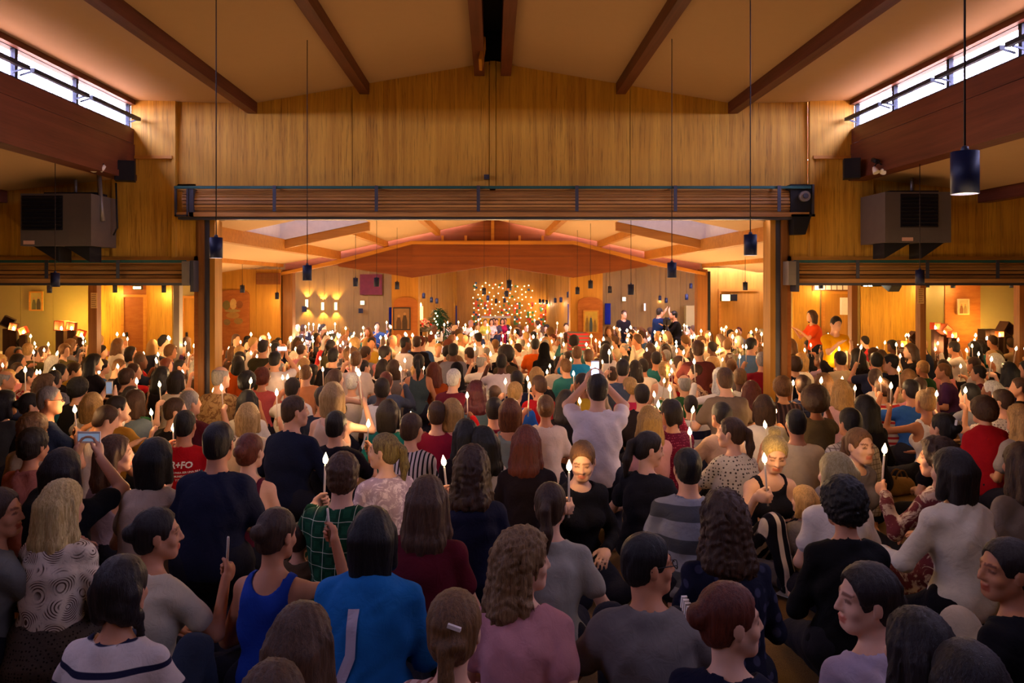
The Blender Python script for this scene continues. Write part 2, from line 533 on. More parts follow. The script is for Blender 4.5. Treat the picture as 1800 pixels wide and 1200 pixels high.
    # sanctuary: back wall and two boarded wings
    wall('wall_altar', M_HONEY, 796, 945 + 70, 32.0, 3.6, (835, 905, 975))
    for nm, pa, da, pb, db in (('wall_wing_left', 735, 25.5, 803, 31.9), ('wall_wing_right', 1003, 25.5, 962, 31.9)):
        w = empty(nm, (0, 0, 0)); struct(w)
        a = Vector((X(pa, da), da)); b_ = Vector((X(pb, db), db))
        n = 14
        nrm = Vector((-(b_ - a).y, (b_ - a).x)).normalized() * 0.04
        for q in range(n):
            p0 = a.lerp(b_, (q + 0.04) / n); p1 = a.lerp(b_, (q + 0.96) / n)
            MB().prism([tuple(p0), tuple(p1), tuple(p1 + nrm), tuple(p0 + nrm)], floor_z(30), 3.6, 'z').build('board', M_HONEY, w)
    # aisle end walls
    DL = 18.0
    wl = wall('wall_aisle_left', M_CLOTHPALE, -160, 352, DL, 2.3, (36, 93, 157))
    wr = wall('wall_aisle_right', M_CLOTHPALE, 1392, 1960, DL, 2.3, (1440, 1508, 1562, 1660, 1722))
    return wl, wr
WL, WR = rear_hall()
DL = 18.0

# painted honey boards and doors of the aisle end walls
def aisle_details():
    zf = floor_z(DL) - 0.02
    for k, (a, b_, m) in enumerate(((174, 218, M_PLY), (218, 258, M_BRICK), (258, 303, M_PLY))):
        box('wall_panel', m, WL, X(a, DL), X(b_, DL), DL - 0.03, DL, zf, 2.28)
    for k, (a, b_, m) in enumerate(((1393, 1440, M_PLY), (1512, 1610, M_PLY), (1660, 1722, M_BRICK))):
        box('wall_panel', m, WR, X(a, DL), X(b_, DL), DL - 0.03, DL, zf, 2.28)
    # doors
    for n, (a, b_, top, side) in enumerate(((221, 255, 522, WL), (326, 346, 524, WL), (1447, 1488, 516, WR)), 3):
        d = empty('door_%d' % n, (0, 0, 0)); struct(d)
        x0, x1, zt = X(a, DL), X(b_, DL), Z(top, DL)
        box('door_leaf', M_HONEY if n != 3 else M_BRICK, d, x0, x1, DL - 0.08, DL - 0.03, zf, zt)
        fr = MB(); fr.box(x0 - 0.06, x0, DL - 0.1, DL - 0.03, zf, zt + 0.06); fr.box(x1, x1 + 0.06, DL - 0.1, DL - 0.03, zf, zt + 0.06); fr.box(x0, x1, DL - 0.1, DL - 0.03, zt, zt + 0.06)
        fr.build('door_frame', M_LEDGE, d)
        box('door_handle', M_BLACK, d, x0 + 0.05, x0 + 0.09, DL - 0.12, DL - 0.08, zf + 1.0, zf + 1.12)
    # posts standing in the aisles
    for n, (px, w) in enumerate(((165, 15), (312, 10), (1620, 10), (1795, 12), (1500, 10))):
        x = X(px, 14.0); hw = w * 14.0 / FOC / 2
        p = struct(box('pillar_aisle_%d' % (n + 1), M_POST if n != 1 else M_GREYPIPE, None, x - hw, x + hw, 13.95, 14.05 + 0.06, floor_z(14), 2.22))
    # white louvres high on the right aisle wall
    lv = empty('window_3', (0, 0, 0)); struct(lv)
    box('window_frame', M_POST, lv, X(1427, DL), X(1492, DL), DL - 0.06, DL - 0.03, Z(511, DL), 2.27)
    for q in range(6):
        box('pane', M_WHITE, lv, X(1430 + q * 10, DL), X(1438 + q * 10, DL), DL - 0.075, DL - 0.06, Z(509, DL), 2.2)
    # tall thin window on the honey wall
    wn = empty('window_4', (0, 0, 0)); struct(wn)
    box('window_frame', M_LEDGE, wn, X(1343, 20.5), X(1355, 20.5), 20.44, 20.5, Z(556, 20.5), Z(524, 20.5))
    box('pane', M_BLACK, wn, X(1346, 20.5), X(1352, 20.5), 20.43, 20.44, Z(553, 20.5), Z(528, 20.5))
    # broad door in the right honey wall
    d = empty('door_6', (0, 0, 0)); struct(d)
    box('door_leaf', M_HONEY, d, X(1266, 20.5), X(1330, 20.5), 20.44, 20.5, floor_z(20), Z(512, 20.5))
    fr = MB(); fr.box(X(1262, 20.5), X(1266, 20.5), 20.42, 20.5, floor_z(20), Z(508, 20.5)); fr.box(X(1266, 20.5), X(1330, 20.5), 20.42, 20.5, Z(512, 20.5), Z(508, 20.5))
    fr.build('door_frame', M_LEDGE, d)
    for nm, (px0, px1, y0, y1) in enumerate(((791, 803, 537, 577), (998, 1004, 534, 575), (1063, 1073, 533, 570), (684, 689, 540, 572))):
        dd = 31.7 if nm == 0 else 25.3 if nm == 1 else 26.8
        m = plain('blue_drape', '1c2f8c', 0.8, var=0.3)
        o = MB()
        xa, xb = X(px0, dd), X(px1, dd); n = 8
        for q in range(n):
            u0 = xa + (xb - xa) * q / n; u1 = xa + (xb - xa) * (q + 1) / n
            o.prism([(u0, dd - 0.04), ((u0 + u1) / 2, dd - 0.07), (u1, dd - 0.04), (u1, dd), (u0, dd)], Z(y1, dd), Z(y0, dd), 'z')
        ob = o.build('blue_drape', m)
        tag(ob, ('deep blue drape hanging beside the wall of lights', 'narrow blue drape glowing beside the pillar with gilded icon',
                 'blue drape with an orange banner behind the gilded icon pillar', 'narrow dark blue drape behind the double portrait pillar')[nm], 'drape')
aisle_details()

# ------------------------------------------------------------------ roll-up shutters
def shutter(label, x0, x1, zb, zt, y, brackets, nslat, ends):
    r = empty('rolling_shutter', ((x0 + x1) / 2, y, zb))
    cx = (x0 + x1) / 2
    tag(r, label, 'shutter', 'rolled-up slatted shutters')
    h = zt - zb
    def bx(name, mat, a, b_, c, d, e, f, parent=None):
        return box(name, mat, parent or r, a - cx, b_ - cx, c - y, d - y, e - zb, f - zb)
    # slats wrapped round the drum, convex towards the hall
    R = h * 0.46; zc = zb + h * 0.50
    sl = None
    for k in range(nslat):
        a = -0.42 * math.pi + 0.86 * math.pi * k / (nslat - 1)
        m = MB()
        M = Matrix.Translation((0, -R * 0.55 * math.cos(a), zc - zb + R * math.sin(a))) @ Matrix.Rotation(-a, 4, 'X')
        t = math.pi * R * 0.86 / nslat * 0.43
        m.box(x0 - cx + 0.08, x1 - cx - 0.08, -0.012, 0.012, -t, t, M)
        m.build('slat', M_SLAT, r)
    bx('drum', M_BLACK, x0 + 0.06, x1 - 0.06, y - 0.02, y + 0.14, zb + 0.03, zt - 0.02)
    bx('top_bar', M_TEAL, x0, x1, y - 0.16, y - 0.12, zt + 0.0, zt + 0.035)
    bx('bottom_rail', M_STEEL, x0 + 0.02, x1 - 0.02, y - 0.08, y + 0.1, zb - 0.035, zb)
    bx('bottom_slat', M_SLAT, x0 + 0.02, x1 - 0.02, y - 0.14, y + 0.0, zb, zb + 0.055)
    for b in brackets:
        m = MB()
        m.box(b - cx - 0.022, b - cx + 0.022, -0.2, -0.19, 0.06, h + 0.035)
        m.box(b - cx - 0.012, b - cx + 0.012, -0.19, 0.1, h + 0.02, h + 0.034)
        m.build('bracket', M_STEEL, r)
    for x, kind in ends:
        m = MB()
        if kind == 'frame':
            for dx in (0, 0.16):
                m.box(x - cx + dx, x - cx + dx + 0.025, -0.15, -0.12, -0.0, h + 0.03)
            m.box(x - cx, x - cx + 0.18, -0.15, -0.12, h + 0.005, h + 0.03); m.box(x - cx, x - cx + 0.18, -0.15, -0.12, 0, 0.02)
            m.box(x - cx + 0.19, x - cx + 0.25, -0.14, 0.1, 0.0, h)
            m.build('end_bracket', M_STEEL, r)
        elif kind == 'plate':
            m.box(x - cx - 0.05, x - cx + 0.05, -0.2, 0.1, -0.03, h + 0.02)
            m.build('end_plate', M_GREYPIPE, r)
            MB().box(x - cx + 0.055, x - cx + 0.1, -0.18, 0.1, -0.12, h + 0.03).build('end_bracket', M_STEEL, r)
        else:
            m.box(x - cx - 0.26, x - cx + 0.02, -0.12, 0.1, 0.02, h + 0.06); m.box(x - cx - 0.26, x - cx + 0.06, -0.14, -0.1, 0.0, 0.03)
            m.prism([(x - cx - 0.22, 0.02), (x - cx + 0.02, 0.02), (x - cx - 0.06, -0.24), (x - cx - 0.22, -0.24)], -0.12, 0.05, 'y')
            mo = m.build('motor_housing', M_BLACK, r)
            g = MB(); g.tube([(x - cx - 0.09, -0.19, h * 0.72), (x - cx - 0.09, -0.11, h * 0.72)], 0.07, 18)
            g.build('drive_wheel', M_GREYPIPE, mo)
            g = MB(); g.tube([(x - cx - 0.09, -0.21, h * 0.72), (x - cx - 0.09, -0.19, h * 0.72)], 0.035, 14)
            g.build('wheel_hub', M_STEEL, mo)
            MB().box(x - cx + 0.02, x - cx + 0.05, -0.14, -0.1, 0.0, h + 0.06).build('end_bracket', M_STEEL, r)
    return r
xs = [X(p, 10.3) for p in (485, 663, 841, 1013, 1185, 1366)]
shutter('wide wooden rolling shutter coiled above the main opening', X(308, 10.3), X(1424, 10.3), 2.84, 3.21, 10.42, xs, 11, [(X(308, 10.3), 'frame'), (X(1424, 10.3), 'motor')])
shutter('narrow wooden rolling shutter under the heater with vent pipes', -13, -4.12, 1.95, 2.22, 10.45, [X(p, 10.3) for p in (85, 210)], 7, [(-4.1, 'plate')])
shutter('narrow wooden rolling shutter under the heater hanging by navy pendant', 4.05, 13, 1.95, 2.22, 10.45, [X(p, 10.3) for p in (1505, 1627, 1750)], 7, [(4.0, 'plate')])

# ------------------------------------------------------------------ heaters, speakers, spotlights
def heater(label, px0, px1, py0, py1, sx):
    d = 9.75
    x0, x1, z0, z1 = X(px0, d), X(px1, d), Z(py1, d), Z(py0, d)
    cx = (x0 + x1) / 2
    r = empty('hanging_heater', (cx, d, z0)); tag(r, label, 'heater', 'grey hanging heaters')
    w = x1 - x0; h = z1 - z0
    body = MB().box(-w / 2, w / 2, 0, 0.65, 0, h).build('casing', M_HEATER, r)
    gx0, gx1 = -w * 0.27, w * 0.30
    if sx < 0: gx0, gx1 = -w * 0.48, w * 0.10
    gz0, gz1 = h * 0.30, h * 0.96
    MB().box(gx0, gx1, -0.006, 0.001, gz0, gz1).build('grille_recess', M_BLACK, r)
    for k in range(9):
        z = gz0 + (gz1 - gz0) * (k + 0.5) / 9
        M = Matrix.Translation((0, -0.012, z)) @ Matrix.Rotation(0.6, 4, 'X')
        MB().box(gx0 + 0.01, gx1 - 0.01, -0.02, 0.02, -0.003, 0.003, M).build('louvre', plain('louvre_grey', '2c2a30', 0.4, 0.4), r)
    MB().box(gx0 + 0.02, gx0 + 0.16, -0.004, 0, h * 0.03, h * 0.10).build('maker_label', plain('pale_label', 'd8a890', 0.5), r)
    a = -w * 0.46 if sx > 0 else -w * 0.02
    s = 1 if sx > 0 else -1
    for off, fl in ((-w * 0.45 * s if sx > 0 else w * 0.42, 1), (w * 0.12 if sx > 0 else -0.02, 1)):
        m = MB()
        if sx > 0:
            m.prism([(off, 0), (off + w * 0.34, 0), (off, -0.2)], 0.1, 0.4, 'y') if off > 0 else m.prism([(off, 0), (off + w * 0.4, 0), (off, -0.2)], 0.1, 0.4, 'y')
        else:
            m.prism([(off, 0), (off - w * 0.36, 0), (off, -0.2)], 0.1, 0.4, 'y')
        m.build('air_deflector', M_BLACK, r)
    t = MB(); t.tube([(w * 0.1, 0.3, h), (w * 0.1, 0.3, h + 0.22)], 0.02, 8)
    t.build('hanger_pipe', M_GREYPIPE, r)
    if sx < 0:
        t = MB(); t.tube([(w * 0.47, 0.25, h + 0.3), (w * 0.5, 0.25, h * 0.8), (w * 0.53, 0.25, h * 0.5)], 0.03, 8)
        t.build('flue_pipe', M_GREYPIPE, r)
        t = MB(); t.tube([(w * 0.58, 0.5, h + 0.2), (w * 0.6, 0.5, h * 0.4), (w * 0.54, 0.5, h * 0.25)], 0.012, 6)
        t.build('cable', M_BLACK, r)
    MB().box(-w * 0.3, w * 0.45, 0.2, 0.5, h, h + 0.04).build('hanger_frame', M_BLACK, r)
heater('grey hanging heater with vent pipe at its side above the shutter', 36, 160, 340, 432, -1)
heater('grey hanging heater with centred grille beside the navy pendant', 1556, 1672, 337, 426, 1)

def speaker(label, px, py, d, w, h, dp, rz, tilt=0.0):
    p = at(px, py, d)
    r = empty('loudspeaker', p, rz); tag(r, label, 'speaker', 'black wall loudspeakers')
    M = Matrix.Rotation(tilt, 4, 'X')
    MB().box(-w / 2, w / 2, -dp / 2, dp / 2, -h / 2, h / 2, M).build('cabinet', M_BLACK, r)
    MB().box(-w / 2 + 0.01, w / 2 - 0.01, -dp / 2 - 0.008, -dp / 2, -h / 2 + 0.01, h / 2 - 0.01, M).build('grille', plain('speaker_cloth', '1e1a20', 0.9), r)
    MB().box(-0.03, 0.03, dp / 2, dp / 2 + 0.05, h / 2 - 0.06, h / 2, M).build('wall_bracket', M_STEEL, r)
    if d < 18 and 17 < d: MB().tube([(0, 0, 0), (0, 0, 2.22 - p.z)], 0.02, 6).build('ceiling_rod', M_STEEL, r)
speaker('black loudspeaker at the end of the beam by the vent pipes', 220, 301, 10.1, 0.24, 0.26, 0.2, 0.35)
speaker('black loudspeaker at the end of the beam by the twin globe spots', 1497, 297, 10.1, 0.2, 0.26, 0.2, -0.35)
speaker('small black speaker high on the rear side beam beside the skylight', 497, 428, 15.5, 0.16, 0.12, 0.14, 0.5, 0.3)
speaker('small black speaker lower on the rear side beam near the ledge', 564, 441, 18.6, 0.16, 0.12, 0.14, 0.5, 0.3)
speaker('small black speaker high on the rear beam facing the skylight', 1244, 424, 15.5, 0.16, 0.12, 0.14, -0.5, 0.3)
speaker('small black speaker on the rear beam behind a pendant lamp', 1175, 442, 18.6, 0.16, 0.12, 0.14, -0.5, 0.3)
speaker('little black speaker on the wall below the first glowing sconce', 535, 543, 26.7, 0.16, 0.2, 0.14, 0.3)
speaker('little black speaker on the dim boarded wall past the sconces', 634, 546, 26.7, 0.14, 0.16, 0.14, 0.3)
sp_ = speaker('black hanging speaker pointing down above the speckled yellow wall', 1566, 501, 17.6, 0.3, 0.16, 0.3, 0.3, 0.6)

def spot(label, px, py, d, sx):
    p = at(px, py, d)
    r = empty('spotlight', p); tag(r, label, 'spotlight', 'twin spotlights on the beams')
    MB().tube([(0, 0.12, 0.09), (0, 0, 0.05)], 0.03, 10).build('mount', M_BLACK, r)
    for k, (dx, dz, ang) in enumerate(((-0.05, -0.02, 0.2), (0.09, -0.03, -0.7))):
        m = MB()
        v = Vector((math.sin(ang), -0.5, -math.cos(ang))).normalized()
        a = Vector((dx, 0, dz))
        m.tube([a, a + v * 0.03, a + v * 0.085], [0.018, 0.03, 0.042], 12)
        m.build('lamp_head', M_WHITE, r)
        MB().tube([(0, 0, 0.05), tuple(a)], 0.008, 6).build('arm', M_BLACK, r)
spot('pair of small white spotlights on beam near the vent pipe heater', 172, 287, 9.6, -1)
spot('pair of small white spotlights on beam above the navy pendant side', 1543, 291, 9.6, 1)

# hopper stay in the ridge slot and stop block on the wall
o = MB(); M = Matrix.Translation(at(848, 95, 9.6)) @ Matrix.Rotation(0.18, 4, 'Y')
o.box(-0.018, 0.018, -0.25, 0.25, -0.14, 0.14, M)
tag(o.build('vent_flap', M_LEDGE), 'tan timber vent flap hanging open between the ridge beams', 'flap')
o = MB(); p = at(856, 311, 10.45); o.box(p.x - 0.04, p.x + 0.03, 10.42, 10.5, p.z - 0.03, p.z + 0.03); o.tube([(p.x - 0.02, 10.44, p.z), (p.x - 0.02, 10.38, p.z)], 0.02, 8)
tag(o.build('wall_sensor', M_STEEL), 'small grey sensor on the gable wall beside the centre batten', 'sensor')

# ------------------------------------------------------------------ pendants
SHADE = MB()
SHADE.lathe([(0.004, 0.085), (0.05, 0.085), (0.05, -0.08), (0.046, -0.08), (0.046, 0.07), (0.004, 0.07)], 18)
SHADE_ME = SHADE.mesh('shade')
dm = MB(); dm.lathe([(0.0005, -0.066), (0.045, -0.066), (0.045, -0.05), (0.0005, -0.05)], 16); DIFF_ME = dm.mesh('diffuser')
capm = MB(); capm.lathe([(0.003, 0.11), (0.012, 0.105), (0.018, 0.086), (0.003, 0.084)], 10); CAP_ME = capm.mesh('cord_cap')
def ceiling_over(x, y):
    ax = abs(x)
    if y < DA:
        if ax < 3.28: return 4.93 - max(0, ax - 0.22) * 0.53 / 3.06
        if ax < SIDE: return 4.41
        return 3.40 - (ax - SIDE) * 0.9 / 8.13
    if y < DB:
        if ax < 4.03: return 3.61 - ax * 0.86 / 4.03
        if ax < 6.9: return 2.66 - (ax - 4.1) * 0.44 / 2.8
        return 2.22
    return 3.62
def pendant(label, px, py, w, scale=1.0, light=True):
    d = 0.1 * FOC / w
    if d > 31.5: d = 31.5
    p = at(px, py, d)
    r = empty('pendant_lamp', p); tag(r, label, 'lamp', 'navy cylinder pendant lamps')
    link('shade', SHADE_ME, r, M_PEND); link('diffuser', DIFF_ME, r, M_LAMP); link('cord_cap', CAP_ME, r, M_STEEL)
    top = ceiling_over(p.x, d)
    MB().tube([(0, 0, 0.1), (0, 0, top - p.z + 0.02)], 0.0045, 5).build('cord', M_CORD, r)
    if light:
        l = bpy.data.lights.new('pendant_bulb', 'POINT'); l.energy = PENDANT_W if d > DA else PENDANT_W * 0.9
        l.color = (1.0, 0.68, 0.34); l.shadow_soft_size = 0.035
        lo = link('pendant_bulb', l, r); lo.location = (0, 0, -0.11)
PEND = [
    ('large navy pendant lamp hanging nearest, beside the grey heater', 1696, 305, 45),
    ('navy pendant lamp hanging at the honey jamb over the icon wall', 380, 436, 22),
    ('navy pendant lamp hanging at the jamb beside the shutter motor', 1319, 431, 22),
    ('navy pendant lamp before the ledge left of the portrait pillar', 540, 480, 16),
    ('navy pendant lamp before the ledge over the dim right wall', 1181, 475, 16),
    ('navy pendant lamp under the narrow shutter by the framed picture', 97, 492, 15),
    ('navy pendant lamp under the narrow shutter by the paper notice', 1617, 487, 15),
    ('small navy pendant over the arched niche painting', 426, 508, 8),
    ('small navy pendant at the crossing post beside the dark gap', 487, 520, 7),
    ('navy pendant before the dim wall, beside the red hanging', 625, 496, 9),
    ('navy pendant in front of the dark red wall hanging', 662, 496, 9.5),
    ('small lit pendant above the double portrait icon', 698, 502, 8),
    ('small pendant at the edge of the double portrait pillar', 725, 511, 6.6),
    ('small pendant above the tall paschal candle', 745, 520, 5.6),
    ('tiny pendant just under another above the paschal candle', 746, 529, 4.6),
    ('small pendant first right of the paschal candle', 758.5, 527, 5.5),
    ('small pendant above the string of lights on the green tree', 768, 529, 5.4),
    ('tiny pendant on the boarded wing, first of the left receding row', 776, 532, 4.4),
    ('tiny pendant on the boarded wing, second of the left receding row', 782.5, 532, 4.4),
    ('tiny pendant on the boarded wing, third of the left receding row', 789, 530, 4.3),
    ('tiny pendant on the boarded wing, fourth of the left receding row', 794, 529, 4.3),
    ('pendant left of centre in front of the wall of lights', 851, 512, 7),
    ('pendant just below and right of the left centre pendant', 857.5, 524, 5.5),
    ('small pendant on the long dark rod before the altar', 872, 529, 4.6),
    ('small pendant right of the long dark rod before the altar', 887, 528, 4.7),
    ('pendant below the largest centre pendant before the lights', 890.5, 516.5, 6.4),
    ('largest pendant in front of the wall of lights', 895, 499.5, 9),
    ('small lit pendant at the inner edge of the gilded icon pillar', 1015, 511, 7.5),
    ('lit pendant above the gilded icon on the pillar', 1038, 500, 8.5),
    ('small pendant left of the gilded icon pillar', 999, 518, 6),
    ('small pendant, nearest of the right receding row', 986, 527, 5.4),
    ('small pendant, second nearest of the right receding row', 976, 528, 5),
    ('tiny pendant, third nearest of the right receding row', 968, 531, 4.4),
    ('tiny pendant, fourth nearest of the right receding row', 961, 531, 4.3),
    ('tiny pendant, fifth nearest of the right receding row', 954.5, 530, 4.3),
    ('tiny pendant, sixth nearest of the right receding row', 949, 529, 4.3),
    ('dim pendant just past the gilded icon pillar', 1072, 509, 7),
    ('navy unlit looking pendant before the dim right wall', 1109, 509, 11),
    ('small pendant low on the dim right wall, left of a pair', 1160, 524, 5),
    ('small pendant low on the dim right wall, right of a pair', 1171, 528, 5.2),
    ('small pendant at the right end of the dim right wall', 1207, 522, 6),
    ('tiny lit pendant high at the end of the dim right wall', 1214.5, 502.5, 5.4),
    ('small pendant left of the glowing number display', 1252, 513, 6.5),
    ('lit pendant right of the glowing number display', 1310, 503, 8.5),
    ('small pendant beside the picture in the left aisle', 87, 508, 8.5),
    ('small lit pendant by the brown door in the left aisle', 202, 508, 7.6),
    ('small pendant before the honey panel in the left aisle', 288, 508, 7.6),
    ('small lit pendant before the white louvres', 1443, 501, 7.6),
    ('small pendant close behind the paper notice post', 1630, 499, 7.6),
    ('small pendant over the russet panel with a drawing', 1675, 500, 7.6),
    ('pendant at the far right post of the right aisle', 1780, 498, 9.5),
]
for a in PEND: pendant(*a)

# ------------------------------------------------------------------ wall things
def framed(label, px0, px1, py0, py1, d, seed, ground='8a7440', cols=('4a3a20', '6a4a2c', '3c4640'), frame=M_LEDGE, name='icon_picture', cat='icon', fig=3):
    r = empty(name, at((px0 + px1) / 2, py1, d)); tag(r, label, cat)
    w = (px1 - px0) * d / FOC; h = (py1 - py0) * d / FOC
    MB().box(-w / 2, w / 2, -0.03, 0, 0, h).build('panel', plain('ground_' + ground, ground, 0.5, var=0.3), r)
    b = 0.03
    fr = MB(); fr.box(-w / 2, w / 2, -0.05, -0.03, 0, b); fr.box(-w / 2, w / 2, -0.05, -0.03, h - b, h); fr.box(-w / 2, -w / 2 + b, -0.05, -0.03, b, h - b); fr.box(w / 2 - b, w / 2, -0.05, -0.03, b, h - b)
    fr.build('frame', frame, r)
    rr = random.Random(seed)
    for k in range(fig):   # plain painted robed shapes
        cx = -w / 2 + w * (k + 1) / (fig + 1); c = plain('pigment_' + cols[k % len(cols)], cols[k % len(cols)], 0.6, var=0.3)
        hh = h * rr.uniform(0.55, 0.68); ww = w / (fig + 1) * 0.42
        MB().prism([(cx - ww, b), (cx + ww, b), (cx + ww * 1.05, hh * 0.6), (cx + ww * 0.5, hh), (cx - ww * 0.5, hh), (cx - ww * 1.05, hh * 0.6)], -0.033, -0.03, 'y').build('painted_robe', c, r)
        pts = [(cx + ww * 0.55 * math.cos(t * math.pi / 6), hh + ww * 0.5 + ww * 0.62 * math.sin(t * math.pi / 6)) for t in range(12)]
        MB().prism(pts, -0.034, -0.03, 'y').build('painted_head', plain('pigment_face', 'a87a4c', 0.6), r)
    return r
framed('dark framed double portrait icon on the pillar beside the paschal candle', 691, 722, 540, 580, 19.97, 1, '8a6238', ('503420', '3c2818'), plain('dark_frame', '2a160c', 0.4), fig=2)
framed('gilded icon with three robed shapes on the pillar by striped cover', 1025, 1052, 545, 585, 19.97, 2, 'b8983c', ('7a6030', '3c4a5c', '7a6030'))
framed('small framed picture on the pale wall of the left aisle', 53, 77, 512, 546, 17.97, 3, 'a08c50', ('5c5a38', '4a4030'), fig=2)
framed('small framed drawing on the russet panel of the right aisle', 1682, 1702, 525, 553, 17.94, 4, 'b09468', ('7a4a2c', '8a6a48'), plain('pale_frame', 'c0a880', 0.5), fig=2)
# arched painted niche on the left honey wall
d = 19.58; x0, x1 = X(383, d), X(439, d); xm = (x0 + x1) / 2; zt = Z(518, d)
r = empty('niche_painting', (xm, d, floor_z(d))); tag(r, 'arched russet niche with a faded round painting on the honey wall', 'painting')
pts = [(x0 - xm, 0.0), (x1 - xm, 0.0), (x1 - xm, zt - floor_z(d))] + [((x1 - x0) / 2 * math.cos(t * math.pi / 10), zt - floor_z(d) + 0.13 * math.sin(t * math.pi / 10)) for t in range(1, 10)] + [(x0 - xm, zt - floor_z(d))]
MB().prism(pts, -0.04, 0, 'y').build('arched_panel', M_BRICK, r)
for k, (px, py, w, h, c) in enumerate(((399, 536, 7, 12, '6e6030'), (411, 534, 6, 14, 'c09a5c'), (422, 535, 6, 10, '804a22'), (410, 554, 12, 8, 'a07438'), (400, 566, 6, 8, '7a6038'), (420, 564, 8, 8, '8a6a34'), (410, 546, 14, 4, '9a8048'))):
    q = at(px, py, d); s = d / FOC
    pt = [(q.x - xm + w * s * math.cos(t * math.pi / 5), q.z - floor_z(d) + h * s * 0.7 * math.sin(t * math.pi / 5)) for t in range(10)]
    MB().prism(pt, -0.043 - 0.001 * k, -0.04, 'y').build('painted_shape', plain('pigment_' + c, c, 0.7, var=0.3), r)

def sconce(label, px, py):
    d = 26.95; p = at(px, py, d)
    r = empty('wall_sconce', p); tag(r, label, 'sconce', 'glowing wall sconces')
    MB().tube([(0, -0.07, -0.13), (0, -0.07, 0.13)], 0.045, 12).build('shade', emis('sconce_glass', 'ffd890', 3), r)
    MB().box(-0.03, 0.03, -0.10, 0, -0.05, 0.05).build('wall_plate', M_STEEL, r)
    for dz in (0.16, -0.16):
        l = bpy.data.lights.new('sconce_bulb', 'SPOT'); l.energy = 26; l.color = (1, 0.62, 0.18); l.shadow_soft_size = 0.03; l.spot_size = 1.5; l.spot_blend = 0.6
        lo = link('sconce_bulb', l, r); lo.location = (0, -0.07, dz); lo.rotation_euler = (math.pi - 0.35 if dz > 0 else 0.35, 0, 0)
sconce('glowing wall sconce nearest the crossing post, brightest of three', 540, 533)
sconce('glowing wall sconce in the middle of three on the dim wall', 568, 538)
sconce('glowing wall sconce furthest along the dim wall of three', 591, 538)

def sign(label, px, py, w, h, d, col='ffd860', st=7):
    p = at(px, py, d); s = d / FOC
    r = empty('lit_sign', p); tag(r, label, 'sign')
    MB().box(-w * s / 2 - 0.02, w * s / 2 + 0.02, 0, 0.06, -h * s / 2 - 0.02, h * s / 2 + 0.02).build('housing', M_STEEL, r)
    MB().box(-w * s / 2, w * s / 2, -0.01, 0, -h * s / 2, h * s / 2).build('lit_face', emis('sign_face', col, st), r)
sign('small yellow lit sign on the dim boarded wall past the sconces', 637, 532, 6, 6, 26.9)
sign('small yellow lit sign on the dim right wall', 1097, 525.5, 5, 6, 26.9)
sign('yellow lit exit light under the left narrow shutter', 241, 505.5, 13, 4, 17.9)
# number display
p = at(1277, 523, 20.3)
r = empty('number_display', p); tag(r, 'dark wall display with glowing number 38 on the honey wall', 'display')
s = 20.3 / FOC
MB().box(-9 * s, 19 * s, 0, 0.1, -6 * s, 6 * s).build('housing', M_BLACK, r)
MB().box(-8 * s, 6 * s, -0.006, 0, -5.4 * s, 5.4 * s).build('lit_field', emis('display_field', 'ffd27a', 3.0), r)
SEG = {'3': 'abcdg', '8': 'abcdefg'}
for k, ch in enumerate('38'):
    ox = (-4.4 + k * 6.6) * s; hw = 2.1 * s; hh = 3.9 * s; t = 0.9 * s
    sg = {'a': (-hw, hw, hh - t, hh), 'd': (-hw, hw, -hh, -hh + t), 'g': (-hw, hw, -t / 2, t / 2), 'b': (hw - t, hw, 0, hh), 'c': (hw - t, hw, -hh, 0), 'e': (-hw, -hw + t, -hh, 0), 'f': (-hw, -hw + t, 0, hh)}
    m = MB()
    for q in SEG[ch]:
        a = sg[q]; m.box(ox + a[0], ox + a[1], -0.014, -0.006, a[2], a[3])
    m.build('digit', emis('digit_light', 'fffbe6', 14), r)
# two-lamp exit light by the speaker in the right aisle
p = at(1525, 499, 17.8); r = empty('lit_sign', p); tag(r, 'bright number display with white digits under the right narrow shutter', 'sign')
MB().box(-0.12, 0.32, 0, 0.06, -0.06, 0.07).build('housing', M_BLACK, r)
m = MB()
for ox in (-0.05, 0.06):
    for a in ((-0.035, 0.035, -0.05, -0.035), (-0.035, 0.035, 0.035, 0.05), (-0.035, -0.02, -0.05, 0.05), (0.02, 0.035, -0.05, 0.05)):
        m.box(ox + a[0], ox + a[1], -0.012, 0, a[2], a[3])
m.build('digit', emis('digit_light', 'fffbe6', 14), r)

# paper notices
for lab, px, py in (('pale paper notice pinned to the left aisle post', 165, 528), ('pale paper notice pinned to the right aisle post', 1619, 520)):
    r = empty('paper_notice', at(px, py, 13.9)); tag(r, lab, 'notice')
    MB().box(-0.055, 0.055, 0, 0.012, -0.14, 0.14).build('sheet', plain('notice_paper', 'c8a468', 0.8), r)
    for k in range(7):
        MB().box(-0.042, 0.042 - 0.008 * (k % 3), -0.002, 0, 0.105 - 0.036 * k, 0.117 - 0.036 * k).build('text_line', plain('ink', '7a5a34', 0.8), r)
